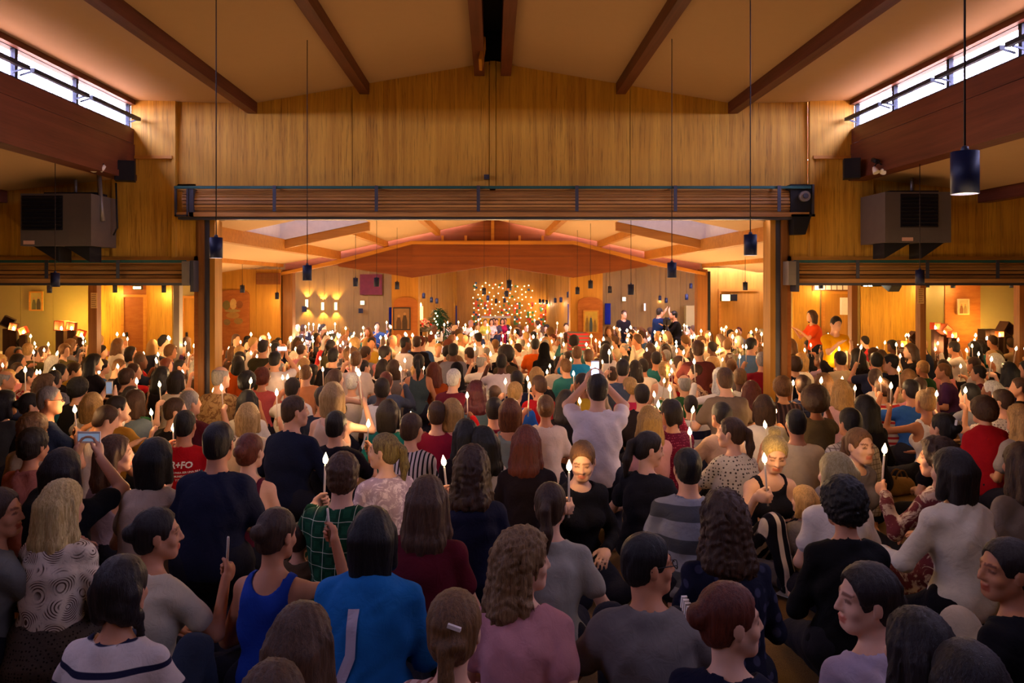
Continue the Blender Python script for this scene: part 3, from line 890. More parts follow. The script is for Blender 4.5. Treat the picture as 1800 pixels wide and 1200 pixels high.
# wall cabinet and red hanging
tag(box('wall_hanging', plain('dark_red_textile', '5a1c1c', 0.9, var=0.3), None, X(633, 26.9), X(672, 26.9), 26.86, 26.92, Z(518, 26.9), Z(482, 26.9)), 'dark red textile hanging high on the dim boarded wall', 'hanging')
r = empty('air_grille', at(471, 490, 19.5)); tag(r, 'wooden air grille box at the end of the left rear ceiling', 'grille')
MB().box(-0.3, 0.3, 0, 0.1, -0.14, 0.15).build('frame', M_BEAMX, r)
for k in range(8):
    MB().box(-0.27, 0.27, -0.02, 0, -0.11 + k * 0.03, -0.095 + k * 0.03).build('slat', M_POST, r)
r = empty('wall_cabinet', at(1487, 538, 17.85)); tag(r, 'white metal wall cabinet beside the door in the right aisle', 'cabinet')
MB().box(-0.11, 0.11, 0, 0.1, -0.2, 0.2).build('body', M_WHITE, r); MB().box(-0.1, 0.1, -0.01, 0, -0.19, 0.19).build('door', M_WHITE, r)
tag(box('organ_pipe', M_WHITE, None, X(1131, 26.9), X(1134, 26.9), 26.8, 26.9, Z(546, 26.9), Z(533, 26.9)), 'thin white pipe mounted on the dim right wall', 'pipe')
p = at(1207, 550, 26.5)
o = MB(); o.box(X(1206, 26.5), X(1224, 26.5), 26.5, 26.8, floor_z(26), Z(537, 26.5)); tag(o.build('stair_block', M_CLOTHPALE), 'pale boarded stair side at the end of the dim right wall', 'stair')

# ------------------------------------------------------------------ sanctuary
def sanctuary():
    rr = random.Random(11)
    d = 31.95; s = d / FOC
    # wall of coloured tiles and little lights
    r = empty('light_wall', (X(895, d), d, floor_z(d))); tag(r, 'wall hanging of coloured square tiles and small glowing lights behind altar', 'decoration')
    cx, cz = X(895, d), floor_z(d)
    TC = ['c8281c', 'e06a1c', '2c6a3c', 'e0a020', '1c4a6a', '8a1c1c', '4a7a3c', 'd84a1c']
    tm = [plain('tile_' + c, c, 0.4) for c in TC]
    tile_me = MB().box(-1.9 * s, 1.9 * s, -0.03, 0, -1.9 * s, 1.9 * s).mesh('tile')
    tile_me.materials.append(tm[0])
    def tile(px, py, m):
        o = link('tile', tile_me, r, m); p = at(px, py, d - 0.02)
        o.location = (p.x - cx, -0.02, p.z - cz)
    for c0, n in ((837, 3), (857, 3), (888, 4), (909, 3), (932, 3), (955, 3)):
        for yy in range(533, 572, 4):
            for k in range(n):
                if rr.random() < 0.62:
                    tile(c0 + (k - n / 2 + 0.5) * 4 + rr.uniform(-.4, .4), yy + rr.uniform(-.5, .5), rr.choice(tm))
    for k in range(16):
        tile(rr.uniform(832, 935), rr.uniform(494, 530), rr.choice([tm[2], tm[6], tm[1], tm[4]]))
    bm_ = MB(); bm_.lathe([(0.0003, 0.023), (0.016, 0.016), (0.023, 0), (0.016, -0.016), (0.0003, -0.023)], 8)
    bulb_me = bm_.mesh('bulb'); eb = emis('tiny_bulb', 'ffe2a0', 4); bulb_me.materials.append(eb)
    pts = []
    while len(pts) < 95:
        px, py = rr.uniform(830, 958), rr.uniform(496, 568)
        if py < 530 and px > 938: continue
        if 848 < px < 897 and py > 556: continue
        if all((px - a) ** 2 + (py - b) ** 2 > 48 for a, b in pts): pts.append((px, py))
    for px, py in pts:
        o = link('bulb', bulb_me, r, eb); p = at(px, py, d - 0.09); o.location = (p.x - cx, -0.09, p.z - cz)
    # altar
    d = 29.5
    a = empty('altar', (X(872, d), d, floor_z(d))); tag(a, 'plain yellow altar block with pale top before the wall of lights', 'altar')
    w = 25 * d / FOC; h = Z(559, d) - floor_z(d)
    MB().box(-w, w, 0, 0.9, 0, h).build('body', plain('altar_cloth', 'd8a018', 0.7), a)
    MB().box(-w - 0.02, w + 0.02, -0.03, 0.93, h, h + 0.05).build('altar_top', plain('altar_top', 'a89a88', 0.5), a)
    # long dark rod
    d = 24.0; p = at(872, 525, d)
    # paschal candle
    d = 21.0
    c = empty('paschal_candle', at(740, 562, d)); tag(c, 'tall thick cream paschal candle burning above the flower bowl', 'candle')
    MB().lathe([(0.001, 0), (0.058, 0), (0.056, 0.36), (0.045, 0.375), (0.001, 0.37)], 16).build('wax', emis('glowing_wax', 'ffca70', 0.9), c)  # emission in the wax stands in for flame light glowing through it
    fl = MB(); fl.lathe([(0.001, 0), (0.016, 0.02), (0.018, 0.035), (0.008, 0.07), (0.001, 0.09)], 10, (0, 0, 0.375)); fl.build('flame', emis('flame', 'ffd890', 60), c)
    l = bpy.data.lights.new('paschal_light', 'POINT'); l.energy = 4; l.color = (1, 0.6, 0.25); l.shadow_soft_size = 0.03
    link('paschal_light', l, c).location = (0, -0.02, 0.5)
    # stand with bowl and flowers
    st = empty('flower_stand', (X(740, d), d, floor_z(d))); tag(st, 'dark pedestal with stone bowl under the paschal candle', 'stand')
    zt = Z(576, d) - floor_z(d)
    MB().tube([(0, 0, 0), (0, 0, zt - 0.1)], 0.035, 8).build('pole', M_BLACK, st)
    MB().lathe([(0.001, 0), (0.2, 0), (0.2, 0.02), (0.001, 0.03)], 14).build('base', M_BLACK, st)
    MB().lathe([(0.001, zt - 0.1), (0.2, zt - 0.1), (0.27, zt), (0.25, zt), (0.001, zt - 0.03)], 16).build('bowl', plain('stone_bowl', '6a625a', 0.7), st)
    fa = empty('flower_arrangement', (X(740, d), d, floor_z(d) + zt - 0.02)); tag(fa, 'flower arrangement of red and white blossoms around the paschal candle', 'flowers')
    pet = MB(); pet.lathe([(0.001, 0.0), (0.03, 0.008), (0.038, 0.022), (0.02, 0.03), (0.001, 0.026)], 8); pme = pet.mesh('blossom'); pm = plain('petal_white', 'f0dcd0', 0.7); pme.materials.append(pm)
    pr = plain('petal_red', 'd82030', 0.7); pp = plain('petal_pink', 'e89a90', 0.7)
    for k in range(60):
        o = link('blossom', pme, fa, [pm, pm, pr, pp][k % 4]); an = rr.uniform(0, 6.28); q = rr.uniform(0.05, 0.33)
        o.location = (q * math.cos(an), q * math.sin(an), rr.uniform(0.02, 0.24) * (1.2 - q)); o.rotation_euler = (rr.uniform(-.9, .9), rr.uniform(-.9, .9), 0)
    lf = MB()
    for k in range(70):
        an = rr.uniform(0, 6.28); q = rr.uniform(0.1, 0.3); z = rr.uniform(-0.02, 0.1)
        M = Matrix.Translation((q * math.cos(an), q * math.sin(an), z)) @ Matrix.Rotation(an, 4, 'Z') @ Matrix.Rotation(rr.uniform(-.7, .5), 4, 'Y')
        lf.box(0, 0.09, -0.014, 0.014, -0.001, 0.001, M)
    lf.build('leaves', plain('leaf_green', '2c4a1c', 0.6), fa)
    # green tree with a string of lights
    d = 24.0
    t = empty('decorated_tree', (X(772, d), d, floor_z(d))); tag(t, 'dark green tree with string of lights behind the flower stand', 'tree')
    MB().tube([(0, 0, 0), (0.05, 0, 0.7), (0, 0, 1.3)], [0.05, 0.04, 0.02], 8).build('trunk', M_POST, t)
    fo = MB()
    for k in range(900):
        an = rr.uniform(0, 6.28); z = rr.uniform(0.55, 1.55); q = rr.uniform(0.05, 0.75) * (1.75 - z) / 1.1
        M = Matrix.Translation((q * math.cos(an) + (0.2 if z < 0.9 else 0), q * math.sin(an), z)) @ Matrix.Rotation(an, 4, 'Z') @ Matrix.Rotation(rr.uniform(-.4, .9), 4, 'Y')
        fo.box(0, 0.13, -0.02, 0.02, -0.001, 0.001, M)
    fo.build('foliage', plain('dark_leaf', '1c3c14', 0.6, var=0.3), t)
    for k in range(14):
        o = link('bulb', bulb_me, t, eb); o.location = (-0.05 + 0.05 * math.sin(k * 2.1), -0.75 * (1 - 0.3 * k / 14) , 1.45 - k * 0.085)
    # striped cover over a block
    d = 17.5; s = d / FOC
    c = empty('covered_seat', (X(1018, d), d, floor_z(d))); tag(c, 'block covered in red and grey striped cloth below the gilded icon', 'seat')
    w = 16 * s; h = Z(586, d) - floor_z(d)
    m, nt, b = new_mat('red_striped_cloth')
    v = coords(nt); sp = node(nt, 'ShaderNodeSeparateXYZ'); nt.links.new(v, sp.inputs[0])
    ma = node(nt, 'ShaderNodeMath', operation='MULTIPLY'); ma.inputs[1].default_value = 75; nt.links.new(sp.outputs['Z'], ma.inputs[0])
    si = node(nt, 'ShaderNodeMath', operation='SINE'); nt.links.new(ma.outputs[0], si.inputs[0])
    nt.links.new(mixc(nt, ramp(nt, si.outputs[0], -0.2, 0.2), lin('b01c24'), lin('6a5a54')), b.inputs['Base Color']); b.inputs['Roughness'].default_value = 0.9
    bx_ = MB().box(-w, w, 0, 0.5, 0, h - 0.02); bx_.build('block', M_POST, c)
    MB().prism([(-w - 0.02, 0.1), (w + 0.02, 0.1), (w + 0.01, h), (-w - 0.01, h + 0.02)], -0.03, 0.53, 'y').build('striped_cover', m, c)
sanctuary()

# terracotta lanterns: tilted open boxes with a light inside
def lantern(label, px, py, d, size, rz, tilt, lit, col='c0642c'):
    p = at(px, py, d)
    r = empty('box_lantern', p, rz)
    tag(r, label, 'lantern', 'terracotta box lanterns')
    T = Matrix.Rotation(tilt, 4, 'Y')
    m = MB(); s = size; t = size * 0.12
    m.box(-s, s, -s, s, -s, -s + t, T); m.box(-s, s, -s, s, s - t, s, T); m.box(-s, -s + t, -s, s, -s + t, s - t, T); m.box(s - t, s, -s, s, -s + t, s - t, T)
    m.build('box_shell', plain('terracotta_' + col, col, 0.8), r)
    MB().box(-s + t, s - t, s * 0.6, s * 0.7, -s + t, s - t, T).build('back_plate', plain('terracotta_' + col, col, 0.8), r)
    MB().box(-s * 0.8, s * 0.8, -s * 0.7, s * 0.7, floor_z(d) - p.z, -s * (1 + 0.35 * abs(math.sin(2 * tilt)))).build('pedestal', plain('dark_brick', '3a2216', 0.9), r)
    if lit:
        MB().lathe([(0.001, 0), (0.022, 0.02), (0.02, 0.045), (0.001, 0.075)], 8, (0, 0, -s + t)).build('flame', emis('flame', 'ffd890', 20), r)
        l = bpy.data.lights.new('lantern_inside', 'POINT'); l.energy = 0.9; l.color = (1, 0.45, 0.10); l.shadow_soft_size = 0.03
        link('lantern_inside', l, r).location = (0, -s * 0.3, 0)
        if lit > 1:
            l = bpy.data.lights.new('lantern_light', 'POINT'); l.energy = 9; l.color = (1, 0.62, 0.10); l.shadow_soft_size = 0.06
            link('lantern_light', l, r).location = (0, s * 2.6, s * 1.2)
LANT = [
    ('dark box lantern on the pile at the left edge of frame', 14, 566, 16.5, 0.11, 0.4, 0.5, 0, '3a2418'),
    ('lit box lantern on the dark pile at the left edge', 24, 574, 16.3, 0.08, 0.3, 0.2, 1, '5a3018'),
    ('orange lit lantern beside the dark pile under the framed picture', 41, 581, 16.1, 0.075, 0.2, -0.4, 1, 'c0441c'),
    ('large russet box lantern casting yellow light on the left wall', 108, 572, 17.2, 0.11, 0.0, 0.05, 2, '8a3c1c'),
    ('russet box lantern next to the post with the notice', 126, 573, 17.0, 0.09, 0.2, 0.1, 2, '8a3c1c'),
    ('orange glowing lantern at the foot of the notice post', 143, 586, 16.0, 0.07, 0.1, 0.3, 1, 'c0441c'),
    ('glowing red orange lantern upright beside the right notice post', 1644, 573, 16.5, 0.075, 0.1, 0.05, 2, 'c0441c'),
    ('tilted brown box lantern leaning on the pile by the notice post', 1660, 580, 16.4, 0.1, 0.2, 0.7, 1, '7a3c18'),
    ('small red orange lantern below the russet panel', 1674, 588, 16.2, 0.07, 0.1, 0.1, 1, 'c0441c'),
    ('dark tilted box lantern at the foot of the right notice post', 1606, 592, 16.3, 0.09, 0.0, 0.7, 0, '4a2a18'),
    ('low yellow lantern among people by the right notice post', 1586, 604, 15.5, 0.07, 0.0, 0.0, 1, '8a5a1c'),
    ('dark crate lantern throwing yellow light on the far right wall', 1735, 588, 17.2, 0.13, 0.0, 0.0, 2, '3a2418'),
    ('tilted dark crate lantern near the far right post', 1768, 578, 16.5, 0.12, 0.2, 0.6, 0, '4a2a18'),
    ('small lit lantern beside the tilted crate at far right', 1757, 587, 16.3, 0.06, 0.0, 0.0, 1, 'c0642c'),
]
for a in LANT: lantern(*a)

# ------------------------------------------------------------------ body modelling: blended solids meshed on a grid
class Field:
    def __init__(s, lo, hi, res):
        s.res = res; s.lo = np.array(lo, np.float32) - res * 2
        s.n = np.maximum(4, np.ceil((np.array(hi) - s.lo) / res + 3).astype(int))
        s.a = np.full(s.n, 0.3, np.float32)
    def _win(s, lo, hi):
        i0 = np.clip(np.floor((np.array(lo) - s.lo) / s.res).astype(int), 0, s.n - 1)
        i1 = np.clip(np.ceil((np.array(hi) - s.lo) / s.res).astype(int) + 1, 1, s.n)
        g = [(s.lo[k] + np.arange(i0[k], i1[k], dtype=np.float32) * s.res) for k in range(3)]
        return tuple(slice(i0[k], i1[k]) for k in range(3)), g[0][:, None, None], g[1][None, :, None], g[2][None, None, :]
    def _mix(s, sl, d, k, sub):
        a = s.a[sl]
        if sub:
            a = -a
        if k > 0:
            h = np.maximum(k - np.abs(a - d), 0) / k
            o = np.minimum(a, d) - h * h * (k * 0.25)
        else:
            o = np.minimum(a, d)
        s.a[sl] = -o if sub else o
    def cone(s, p, r, q, r2, k=0.03, sub=False, inf=0.0):
        p = np.array(p, np.float32); q = np.array(q, np.float32); r += inf; r2 += inf
        m = max(r, r2) + k + s.res * 2
        sl, x, y, z = s._win(np.minimum(p, q) - m, np.maximum(p, q) + m)
        if s.a[sl].size == 0: return
        b = q - p; L = float(b @ b) + 1e-9
        dx, dy, dz = x - p[0], y - p[1], z - p[2]
        t = np.clip((dx * b[0] + dy * b[1] + dz * b[2]) / L, 0, 1)
        d = np.sqrt((dx - t * b[0]) ** 2 + (dy - t * b[1]) ** 2 + (dz - t * b[2]) ** 2) - (r + (r2 - r) * t)
        s._mix(sl, d, k, sub)
    def ell(s, c, r, k=0.02, R=None, sub=False, inf=0.0):
        c = np.array(c, np.float32); r = np.array(r, np.float32) + inf
        m = float(r.max()) + k + s.res * 2
        sl, x, y, z = s._win(c - m, c + m)
        if s.a[sl].size == 0: return
        dx, dy, dz = x - c[0], y - c[1], z - c[2]
        if R is not None:
            qx = R[0][0] * dx + R[1][0] * dy + R[2][0] * dz
            qy = R[0][1] * dx + R[1][1] * dy + R[2][1] * dz
            qz = R[0][2] * dx + R[1][2] * dy + R[2][2] * dz
        else:
            qx, qy, qz = dx, dy, dz
        k0 = np.sqrt((qx / r[0]) ** 2 + (qy / r[1]) ** 2 + (qz / r[2]) ** 2)
        k1 = np.sqrt((qx / r[0] ** 2) ** 2 + (qy / r[1] ** 2) ** 2 + (qz / r[2] ** 2) ** 2) + 1e-6
        s._mix(sl, k0 * (k0 - 1) / k1, k, sub)
    def clip(s, n, off):
        """keep points with n.p > off"""
        g = [s.lo[k] + np.arange(s.n[k], dtype=np.float32) * s.res for k in range(3)]
        d = off - (n[0] * g[0][:, None, None] + n[1] * g[1][None, :, None] + n[2] * g[2][None, None, :])
        s.a = np.maximum(s.a, d.astype(np.float32))
    def near(s, w):
        idx = np.nonzero(np.abs(s.a) < w)
        return idx, [s.lo[k] + idx[k] * s.res for k in range(3)]
    def sample(s, v):
        i = np.clip(np.round((v - s.lo) / s.res).astype(int), 0, s.n - 1)
        return s.a[i[:, 0], i[:, 1], i[:, 2]]
    def nets(s):
        a = s.a; a[0] = a[-1] = 0.3; a[:, 0] = a[:, -1] = 0.3; a[:, :, 0] = a[:, :, -1] = 0.3
        ins = a < 0
        c = np.zeros(tuple(s.n - 1), np.int8)
        for i in (0, 1):
            for j in (0, 1):
                for k in (0, 1):
                    c += ins[i:i + s.n[0] - 1, j:j + s.n[1] - 1, k:k + s.n[2] - 1]
        act = (c > 0) & (c < 8)
        ijk = np.array(np.nonzero(act)).T
        M = len(ijk)
        idm = np.full(act.shape, -1, np.int32); idm[act] = np.arange(M)
        val = {}
        for i in (0, 1):
            for j in (0, 1):
                for k in (0, 1):
                    val[(i, j, k)] = a[ijk[:, 0] + i, ijk[:, 1] + j, ijk[:, 2] + k]
        acc = np.zeros((M, 3), np.float32); cnt = np.zeros(M, np.float32)
        for ax in range(3):
            for u in (0, 1):
                for w in (0, 1):
                    p0 = [0, 0, 0]; o = [q for q in range(3) if q != ax]
                    p0[o[0]] = u; p0[o[1]] = w; p1 = list(p0); p1[ax] = 1
                    va, vb = val[tuple(p0)], val[tuple(p1)]
                    cr = (va < 0) != (vb < 0)
                    t = np.where(cr, va / np.where(cr, va - vb, 1), 0)
                    acc[:, ax] += np.where(cr, t, 0); acc[:, o[0]] += cr * u; acc[:, o[1]] += cr * w
                    cnt += cr
        V = s.lo + (ijk + acc / cnt[:, None]) * s.res
        F = []
        for ax in range(3):
            o = [q for q in range(3) if q != ax]
            sh = [slice(None)] * 3; sh2 = [slice(None)] * 3
            sh[ax] = slice(0, -1); sh2[ax] = slice(1, None)
            ch = ins[tuple(sh)] != ins[tuple(sh2)]
            e = np.array(np.nonzero(ch)).T
            e = e[(e[:, o[0]] > 0) & (e[:, o[1]] > 0) & (e[:, o[0]] < s.n[o[0]] - 1) & (e[:, o[1]] < s.n[o[1]] - 1)]
            pos = ins[e[:, 0], e[:, 1], e[:, 2]]
            def cell(du, dw):
                q = e.copy(); q[:, o[0]] -= du; q[:, o[1]] -= dw
                return idm[q[:, 0], q[:, 1], q[:, 2]]
            quad = np.stack([cell(1, 1), cell(0, 1), cell(0, 0), cell(1, 0)], 1)
            flip = pos if ax != 1 else ~pos
            quad[~flip] = quad[~flip][:, ::-1]
            F.append(quad)
        return V.astype(np.float32), np.concatenate(F)

def cluster(V, F, hid, size):
    """merge hidden vertices on a coarse lattice; returns V, list of quads, list of tris"""
    key = np.floor(V / size).astype(np.int64)
    code = (key[:, 0] + 500) * 4000000 + (key[:, 1] + 500) * 2000 + (key[:, 2] + 500)
    code = np.where(hid, code, -1 - np.arange(len(V)))
    u, inv = np.unique(code, return_inverse=True)
    NV = np.zeros((len(u), 3)); ct = np.zeros(len(u))
    np.add.at(NV, inv, V); np.add.at(ct, inv, 1)
    NV /= ct[:, None]
    G = inv[F]
    srt = np.sort(G, 1); nu = 1 + (np.diff(srt, axis=1) != 0).sum(1)
    Q = G[nu == 4]
    T = []
    for g in G[nu == 3]:
        t = [g[0]] + [g[i] for i in (1, 2, 3) if g[i] != g[i - 1]]
        if len(t) > 3 and t[-1] == t[0]: t = t[:-1]
        if len(set(t)) == 3 and len(t) == 3: T.append(t)
    return NV.astype(np.float32), Q, np.array(T, np.int64).reshape(-1, 3)

def to_mesh(name, V, Q, T=None, col=None):
    me = bpy.data.meshes.new(name)
    nq = len(Q); nt_ = 0 if T is None else len(T)
    me.vertices.add(len(V)); me.vertices.foreach_set('co', np.ascontiguousarray(V, np.float32).ravel())
    me.loops.add(nq * 4 + nt_ * 3); me.polygons.add(nq + nt_)
    li = Q.ravel() if nt_ == 0 else np.concatenate([Q.ravel(), T.ravel()])
    me.loops.foreach_set('vertex_index', li.astype(np.int32))
    st = np.concatenate([np.arange(nq) * 4, nq * 4 + np.arange(nt_) * 3]).astype(np.int32)
    me.polygons.foreach_set('loop_start', st)
    me.polygons.foreach_set('use_smooth', np.ones(nq + nt_, bool))
    if col is not None:
        at_ = me.attributes.new('tint', 'FLOAT_COLOR', 'POINT')
        at_.data.foreach_set('color', np.ascontiguousarray(np.concatenate([col, np.ones((len(col), 1))], 1), np.float32).ravel())
    me.update(calc_edges=True)
    me.validate()
    return me

def rotz(a):
    c, s = math.cos(a), math.sin(a)
    return np.array([[c, -s, 0], [s, c, 0], [0, 0, 1]])
def rotx(a):
    c, s = math.cos(a), math.sin(a)
    return np.array([[1, 0, 0], [0, c, -s], [0, s, c]])
def roty(a):
    c, s = math.cos(a), math.sin(a)
    return np.array([[c, 0, s], [0, 1, 0], [-s, 0, c]])
A_ = np.array

def ik(S, W, l1, l2, pole):
    d = W - S; L = np.linalg.norm(d); L2 = min(L, (l1 + l2) * 0.995)
    u = d / L; W = S + u * L2
    a = (l1 * l1 - l2 * l2 + L2 * L2) / (2 * L2); h = math.sqrt(max(0, l1 * l1 - a * a))
    p = pole - u * (pole @ u); p /= np.linalg.norm(p) + 1e-9
    return S + u * a + p * h, W

class Pose:
    """skeleton of one person: pelvis over the origin, facing +y, z up from the floor"""
    def __init__(s, h=0.78, legs='cross', hyaw=0, hpitch=0, arms='lap', lean=0.06, male=False, wide=1.0, twist=0):
        s.h = h; s.legs = legs; s.arms = arms; s.wide = wide; s.male = male
        st = h - 0.67; s.st = st
        s.P = A_([0, 0, st]); sw = 0.158 if male else 0.138
        s.sw = sw
        s.C = s.P + A_([0, lean * 0.7 - 0.015, 0.30]); s.N = s.P + A_([0, lean, 0.475])
        s.H = s.N + A_([0, 0.035 + 0.3 * abs(math.sin(math.radians(hpitch))) * 0.2, 0.195])
        s.HR = rotz(-math.radians(hyaw)) @ rotx(-math.radians(hpitch))
        tw = rotz(-math.radians(twist))
        s.S = {}
        s.E = {}; s.Wr = {}; s.hand = {}
        tg = dict(lap=(0.10, 0.27, 0.13), knee=(0.24, 0.34, 0.18), floor=(0.40, 0.02, -st + 0.07), floorb=(0.34, -0.24, -st + 0.06),
                  candle=(0.23, 0.29, 0.43), high=(0.21, 0.32, 0.58), phone=(0.075, 0.36, 0.68), out=(0.52, 0.16, 0.30), chin=(0.07, 0.22, 0.48), side=(0.26, 0.02, 0.04), front=(0.10, 0.40, 0.38))
        am = {'lap': ('lap', 'lap'), 'cR': ('lap', 'candle'), 'cL': ('candle', 'lap'), 'hR': ('lap', 'high'), 'hL': ('high', 'lap'), 'phone': ('phone', 'phone'),
              'knee': ('knee', 'knee'), 'floorR': ('lap', 'floor'), 'floorL': ('floor', 'lap'), 'out': ('out', 'knee'), 'outR': ('knee', 'out'), 'floorB': ('floorb', 'floorb'),
              'side': ('side', 'side'), 'front': ('front', 'front'), 'cRo': ('knee', 'candle'), 'fb': ('lap', 'floorb')}[arms]
        for k, sx in ((0, -1), (1, 1)):
            s.S[sx] = s.N + tw @ A_([sx * sw, -0.005, -0.055])
            t = tg[am[k]]; mode = am[k]
            W = s.P + A_([sx * t[0], t[1], t[2]])
            if mode == 'out': pole = A_([sx * 0.1, -0.3, -1.0])
            elif mode in ('floor', 'floorb', 'side'): pole = A_([sx * 0.4, -1.0, 0.0])
            elif mode == 'phone': pole = A_([sx * 1.0, 0.2, -0.8])
            elif mode in ('candle', 'high', 'chin', 'front'): pole = A_([sx * 0.35, -0.15, -1.0])
            else: pole = A_([sx * 0.7, -0.5, -0.8])
            s.E[sx], s.Wr[sx] = ik(s.S[sx], W, 0.28, 0.245, pole)
            u = s.Wr[sx] - s.E[sx]; u /= np.linalg.norm(u)
            if mode in ('candle', 'high'): hm = ('grip', A_([-sx * 0.35, 0.9, 0.15]), A_([-sx * 0.9, -0.35, 0]), A_([0, 0, 1.0]))
            elif mode == 'phone': hm = ('relax', A_([-sx * 0.2, 0.35, 0.9]), A_([-sx * 1.0, 0.1, 0]), A_([0, -1.0, 0.4]))
            elif mode in ('floor', 'floorb'): hm = ('flat', A_([sx * 0.6, 0.7 if mode == 'floor' else -0.5, -0.1]), A_([0, 0, -1.0]), A_([-sx * 0.7, 0.6, 0]))
            else: hm = ('relax', u + A_([-sx * 0.3, 0.3, -0.15]), A_([0, 0.1, -1.0]), A_([-sx * 1.0, 0.3, 0]))
            s.hand[sx] = hm
        s.candle = None
        for k, sx in ((0, -1), (1, 1)):
            if am[k] in ('candle', 'high'):
                md, u, n, t = s.hand[sx]
                u = u / np.linalg.norm(u); n = n / np.linalg.norm(n)
                s.candle = s.Wr[sx] + u * 0.07 + n * 0.024
        s.phone = (s.Wr[-1] + s.Wr[1]) / 2 + A_([0, 0.02, 0.12]) if arms == 'phone' else None
        s.leg = {}
        for sx in (-1, 1):
            hip = s.P + A_([sx * 0.085, 0.0, -0.01])
            if legs == 'cross':
                kn = A_([sx * 0.33 * (0.9 + 0.1 * wide), 0.27, max(0.13, st * 0.7)]); an = A_([-sx * 0.06, 0.36 - sx * 0.04, 0.06]); to = A_([-sx * 0.18, 0.40 - sx * 0.04, 0.045])
            elif legs == 'kneel':
                kz = 0.075; q = math.sqrt(max(0.03, 0.17 - min(0.4, st - kz) ** 2)); kn = A_([sx * 0.13, q, kz]); an = A_([sx * 0.10, q - 0.40, 0.055]); to = A_([sx * 0.09, q - 0.53, 0.04])
            elif legs == 'kneesup':
                kn = A_([sx * 0.15, 0.36, 0.44]); an = A_([sx * 0.13, 0.52, 0.08]); to = A_([sx * 0.14, 0.66, 0.04])
            elif legs == 'side':
                kn = A_([sx * 0.12 - 0.25, 0.33, 0.10]); an = A_([0.10 + sx * 0.06, 0.10 + 0.1 * sx, 0.07]); to = A_([0.24 + sx * 0.05, 0.06 + 0.1 * sx, 0.05])
            elif legs == 'chair':
                kn = A_([sx * 0.12, 0.42, st + 0.02]); an = A_([sx * 0.12, 0.44, 0.08]); to = A_([sx * 0.13, 0.58, 0.04])
            else:
                kn = A_([sx * 0.09, 0.02, st * 0.53]); an = A_([sx * 0.095, -0.01, 0.09]); to = A_([sx * 0.11, 0.13, 0.035])
            s.leg[sx] = (hip, kn, an, to)
        pts = [s.H, s.P] + [v for d_ in (s.S, s.E, s.Wr) for v in d_.values()] + [v for L in s.leg.values() for v in L]
        pts = np.array(pts)
        s.lo = pts.min(0) - A_([0.2, 0.2, 0.10]); s.hi = pts.max(0) + A_([0.2, 0.2, 0.16])
        s.lo[2] = max(s.lo[2], -0.01)
    def headmat(s):
        M = Matrix.Identity(4)
        for i in range(3):
            for j in range(3): M[i][j] = s.HR[i][j]
            M[i][3] = s.H[i]
        return M
    # -- solids
    def torso(s, f, inf=0.0, hips=True):
        P, C, N = s.P, s.C, s.N; w = s.wide; m = s.male
        f.cone(P + A_([-0.07 * w, -0.01, 0.0]), 0.112 * w, P + A_([0.07 * w, -0.01, 0.0]), 0.112 * w, 0.04, inf=inf)
        f.cone(P + A_([0, 0.0, 0.02]), 0.118 * w, C + A_([0, 0, -0.10]), 0.108 * w, 0.06, inf=inf)
        cw = 0.068 if m else 0.052
        f.cone(C + A_([-cw * w, 0.0, -0.02]), 0.097 * w, C + A_([cw * w, 0.0, -0.02]), 0.097 * w, 0.06, inf=inf)
        f.cone(C + A_([-cw * 0.95, -0.01, 0.08]), 0.086, C + A_([cw * 0.95, -0.01, 0.08]), 0.086, 0.06, inf=inf)
        if not m:
            for sx in (-1, 1): f.ell(C + A_([sx * 0.07, 0.095, -0.015]), (0.06, 0.055, 0.06), 0.04, inf=inf)
        f.cone(s.S[-1], 0.05, N + A_([0, -0.012, -0.02]), 0.064, 0.05, inf=inf)
        f.cone(s.S[1], 0.05, N + A_([0, -0.012, -0.02]), 0.064, 0.05, inf=inf)
    def limb_arm(s, f, sx, inf=0.0, upto=2.0):
        S, E, W = s.S[sx], s.E[sx], s.Wr[sx]
        r0, r1, r2 = (0.047, 0.039, 0.027) if s.male else (0.041, 0.034, 0.023)
        if upto < 1:
            f.cone(S, r0, S + (E - S) * upto, r0 + (r1 - r0) * upto + (0.006 if inf else 0), 0.03, inf=inf); return
        f.cone(S, r0, E, r1, 0.03, inf=inf)
        t = upto - 1
        f.cone(E, r1, E + (W - E) * t, r1 + (r2 - r1) * t, 0.02, inf=inf)
    def hand_solid(s, f, sx, fine):
        md, u, n, t = s.hand[sx]
        W = s.Wr[sx]
        u = u / np.linalg.norm(u); t = t - u * (t @ u); t /= np.linalg.norm(t); n2 = np.cross(u, t); n = n2 if n2 @ n > 0 else -n2
        R = np.stack([u, t, n], 1)
        f.ell(W + u * 0.048, (0.055, 0.042, 0.019), 0.015, R)
        curl = {'grip': (1.35, 1.5, 0.9), 'relax': (0.45, 0.5, 0.4), 'flat': (0.05, 0.1, 0.1)}[md]
        if not fine:
            f.cone(W + u * 0.09, 0.018, W + u * 0.10 + (n * 0.04 if md == 'grip' else u * 0.05), 0.015, 0.02); return
        for i in range(4):
            b = W + u * (0.088 - 0.006 * abs(i - 1.2)) + t * (0.03 - 0.0205 * i)
            ang = 0.0; ln = (0.040, 0.028, 0.022); sc = (0.95, 1.05, 1.0, 0.8)[i]
            p = b
            for q in range(3):
                ang += curl[q]
                dr = u * math.cos(ang) + n * math.sin(ang) + t * (0.05 * (1.5 - i) if md != 'grip' else 0)
                e = p + dr * ln[q] * sc
                f.cone(p, 0.0095 - 0.0006 * q, e, 0.0088 - 0.0008 * q, 0.004); p = e
        b = W + u * 0.028 + t * 0.034
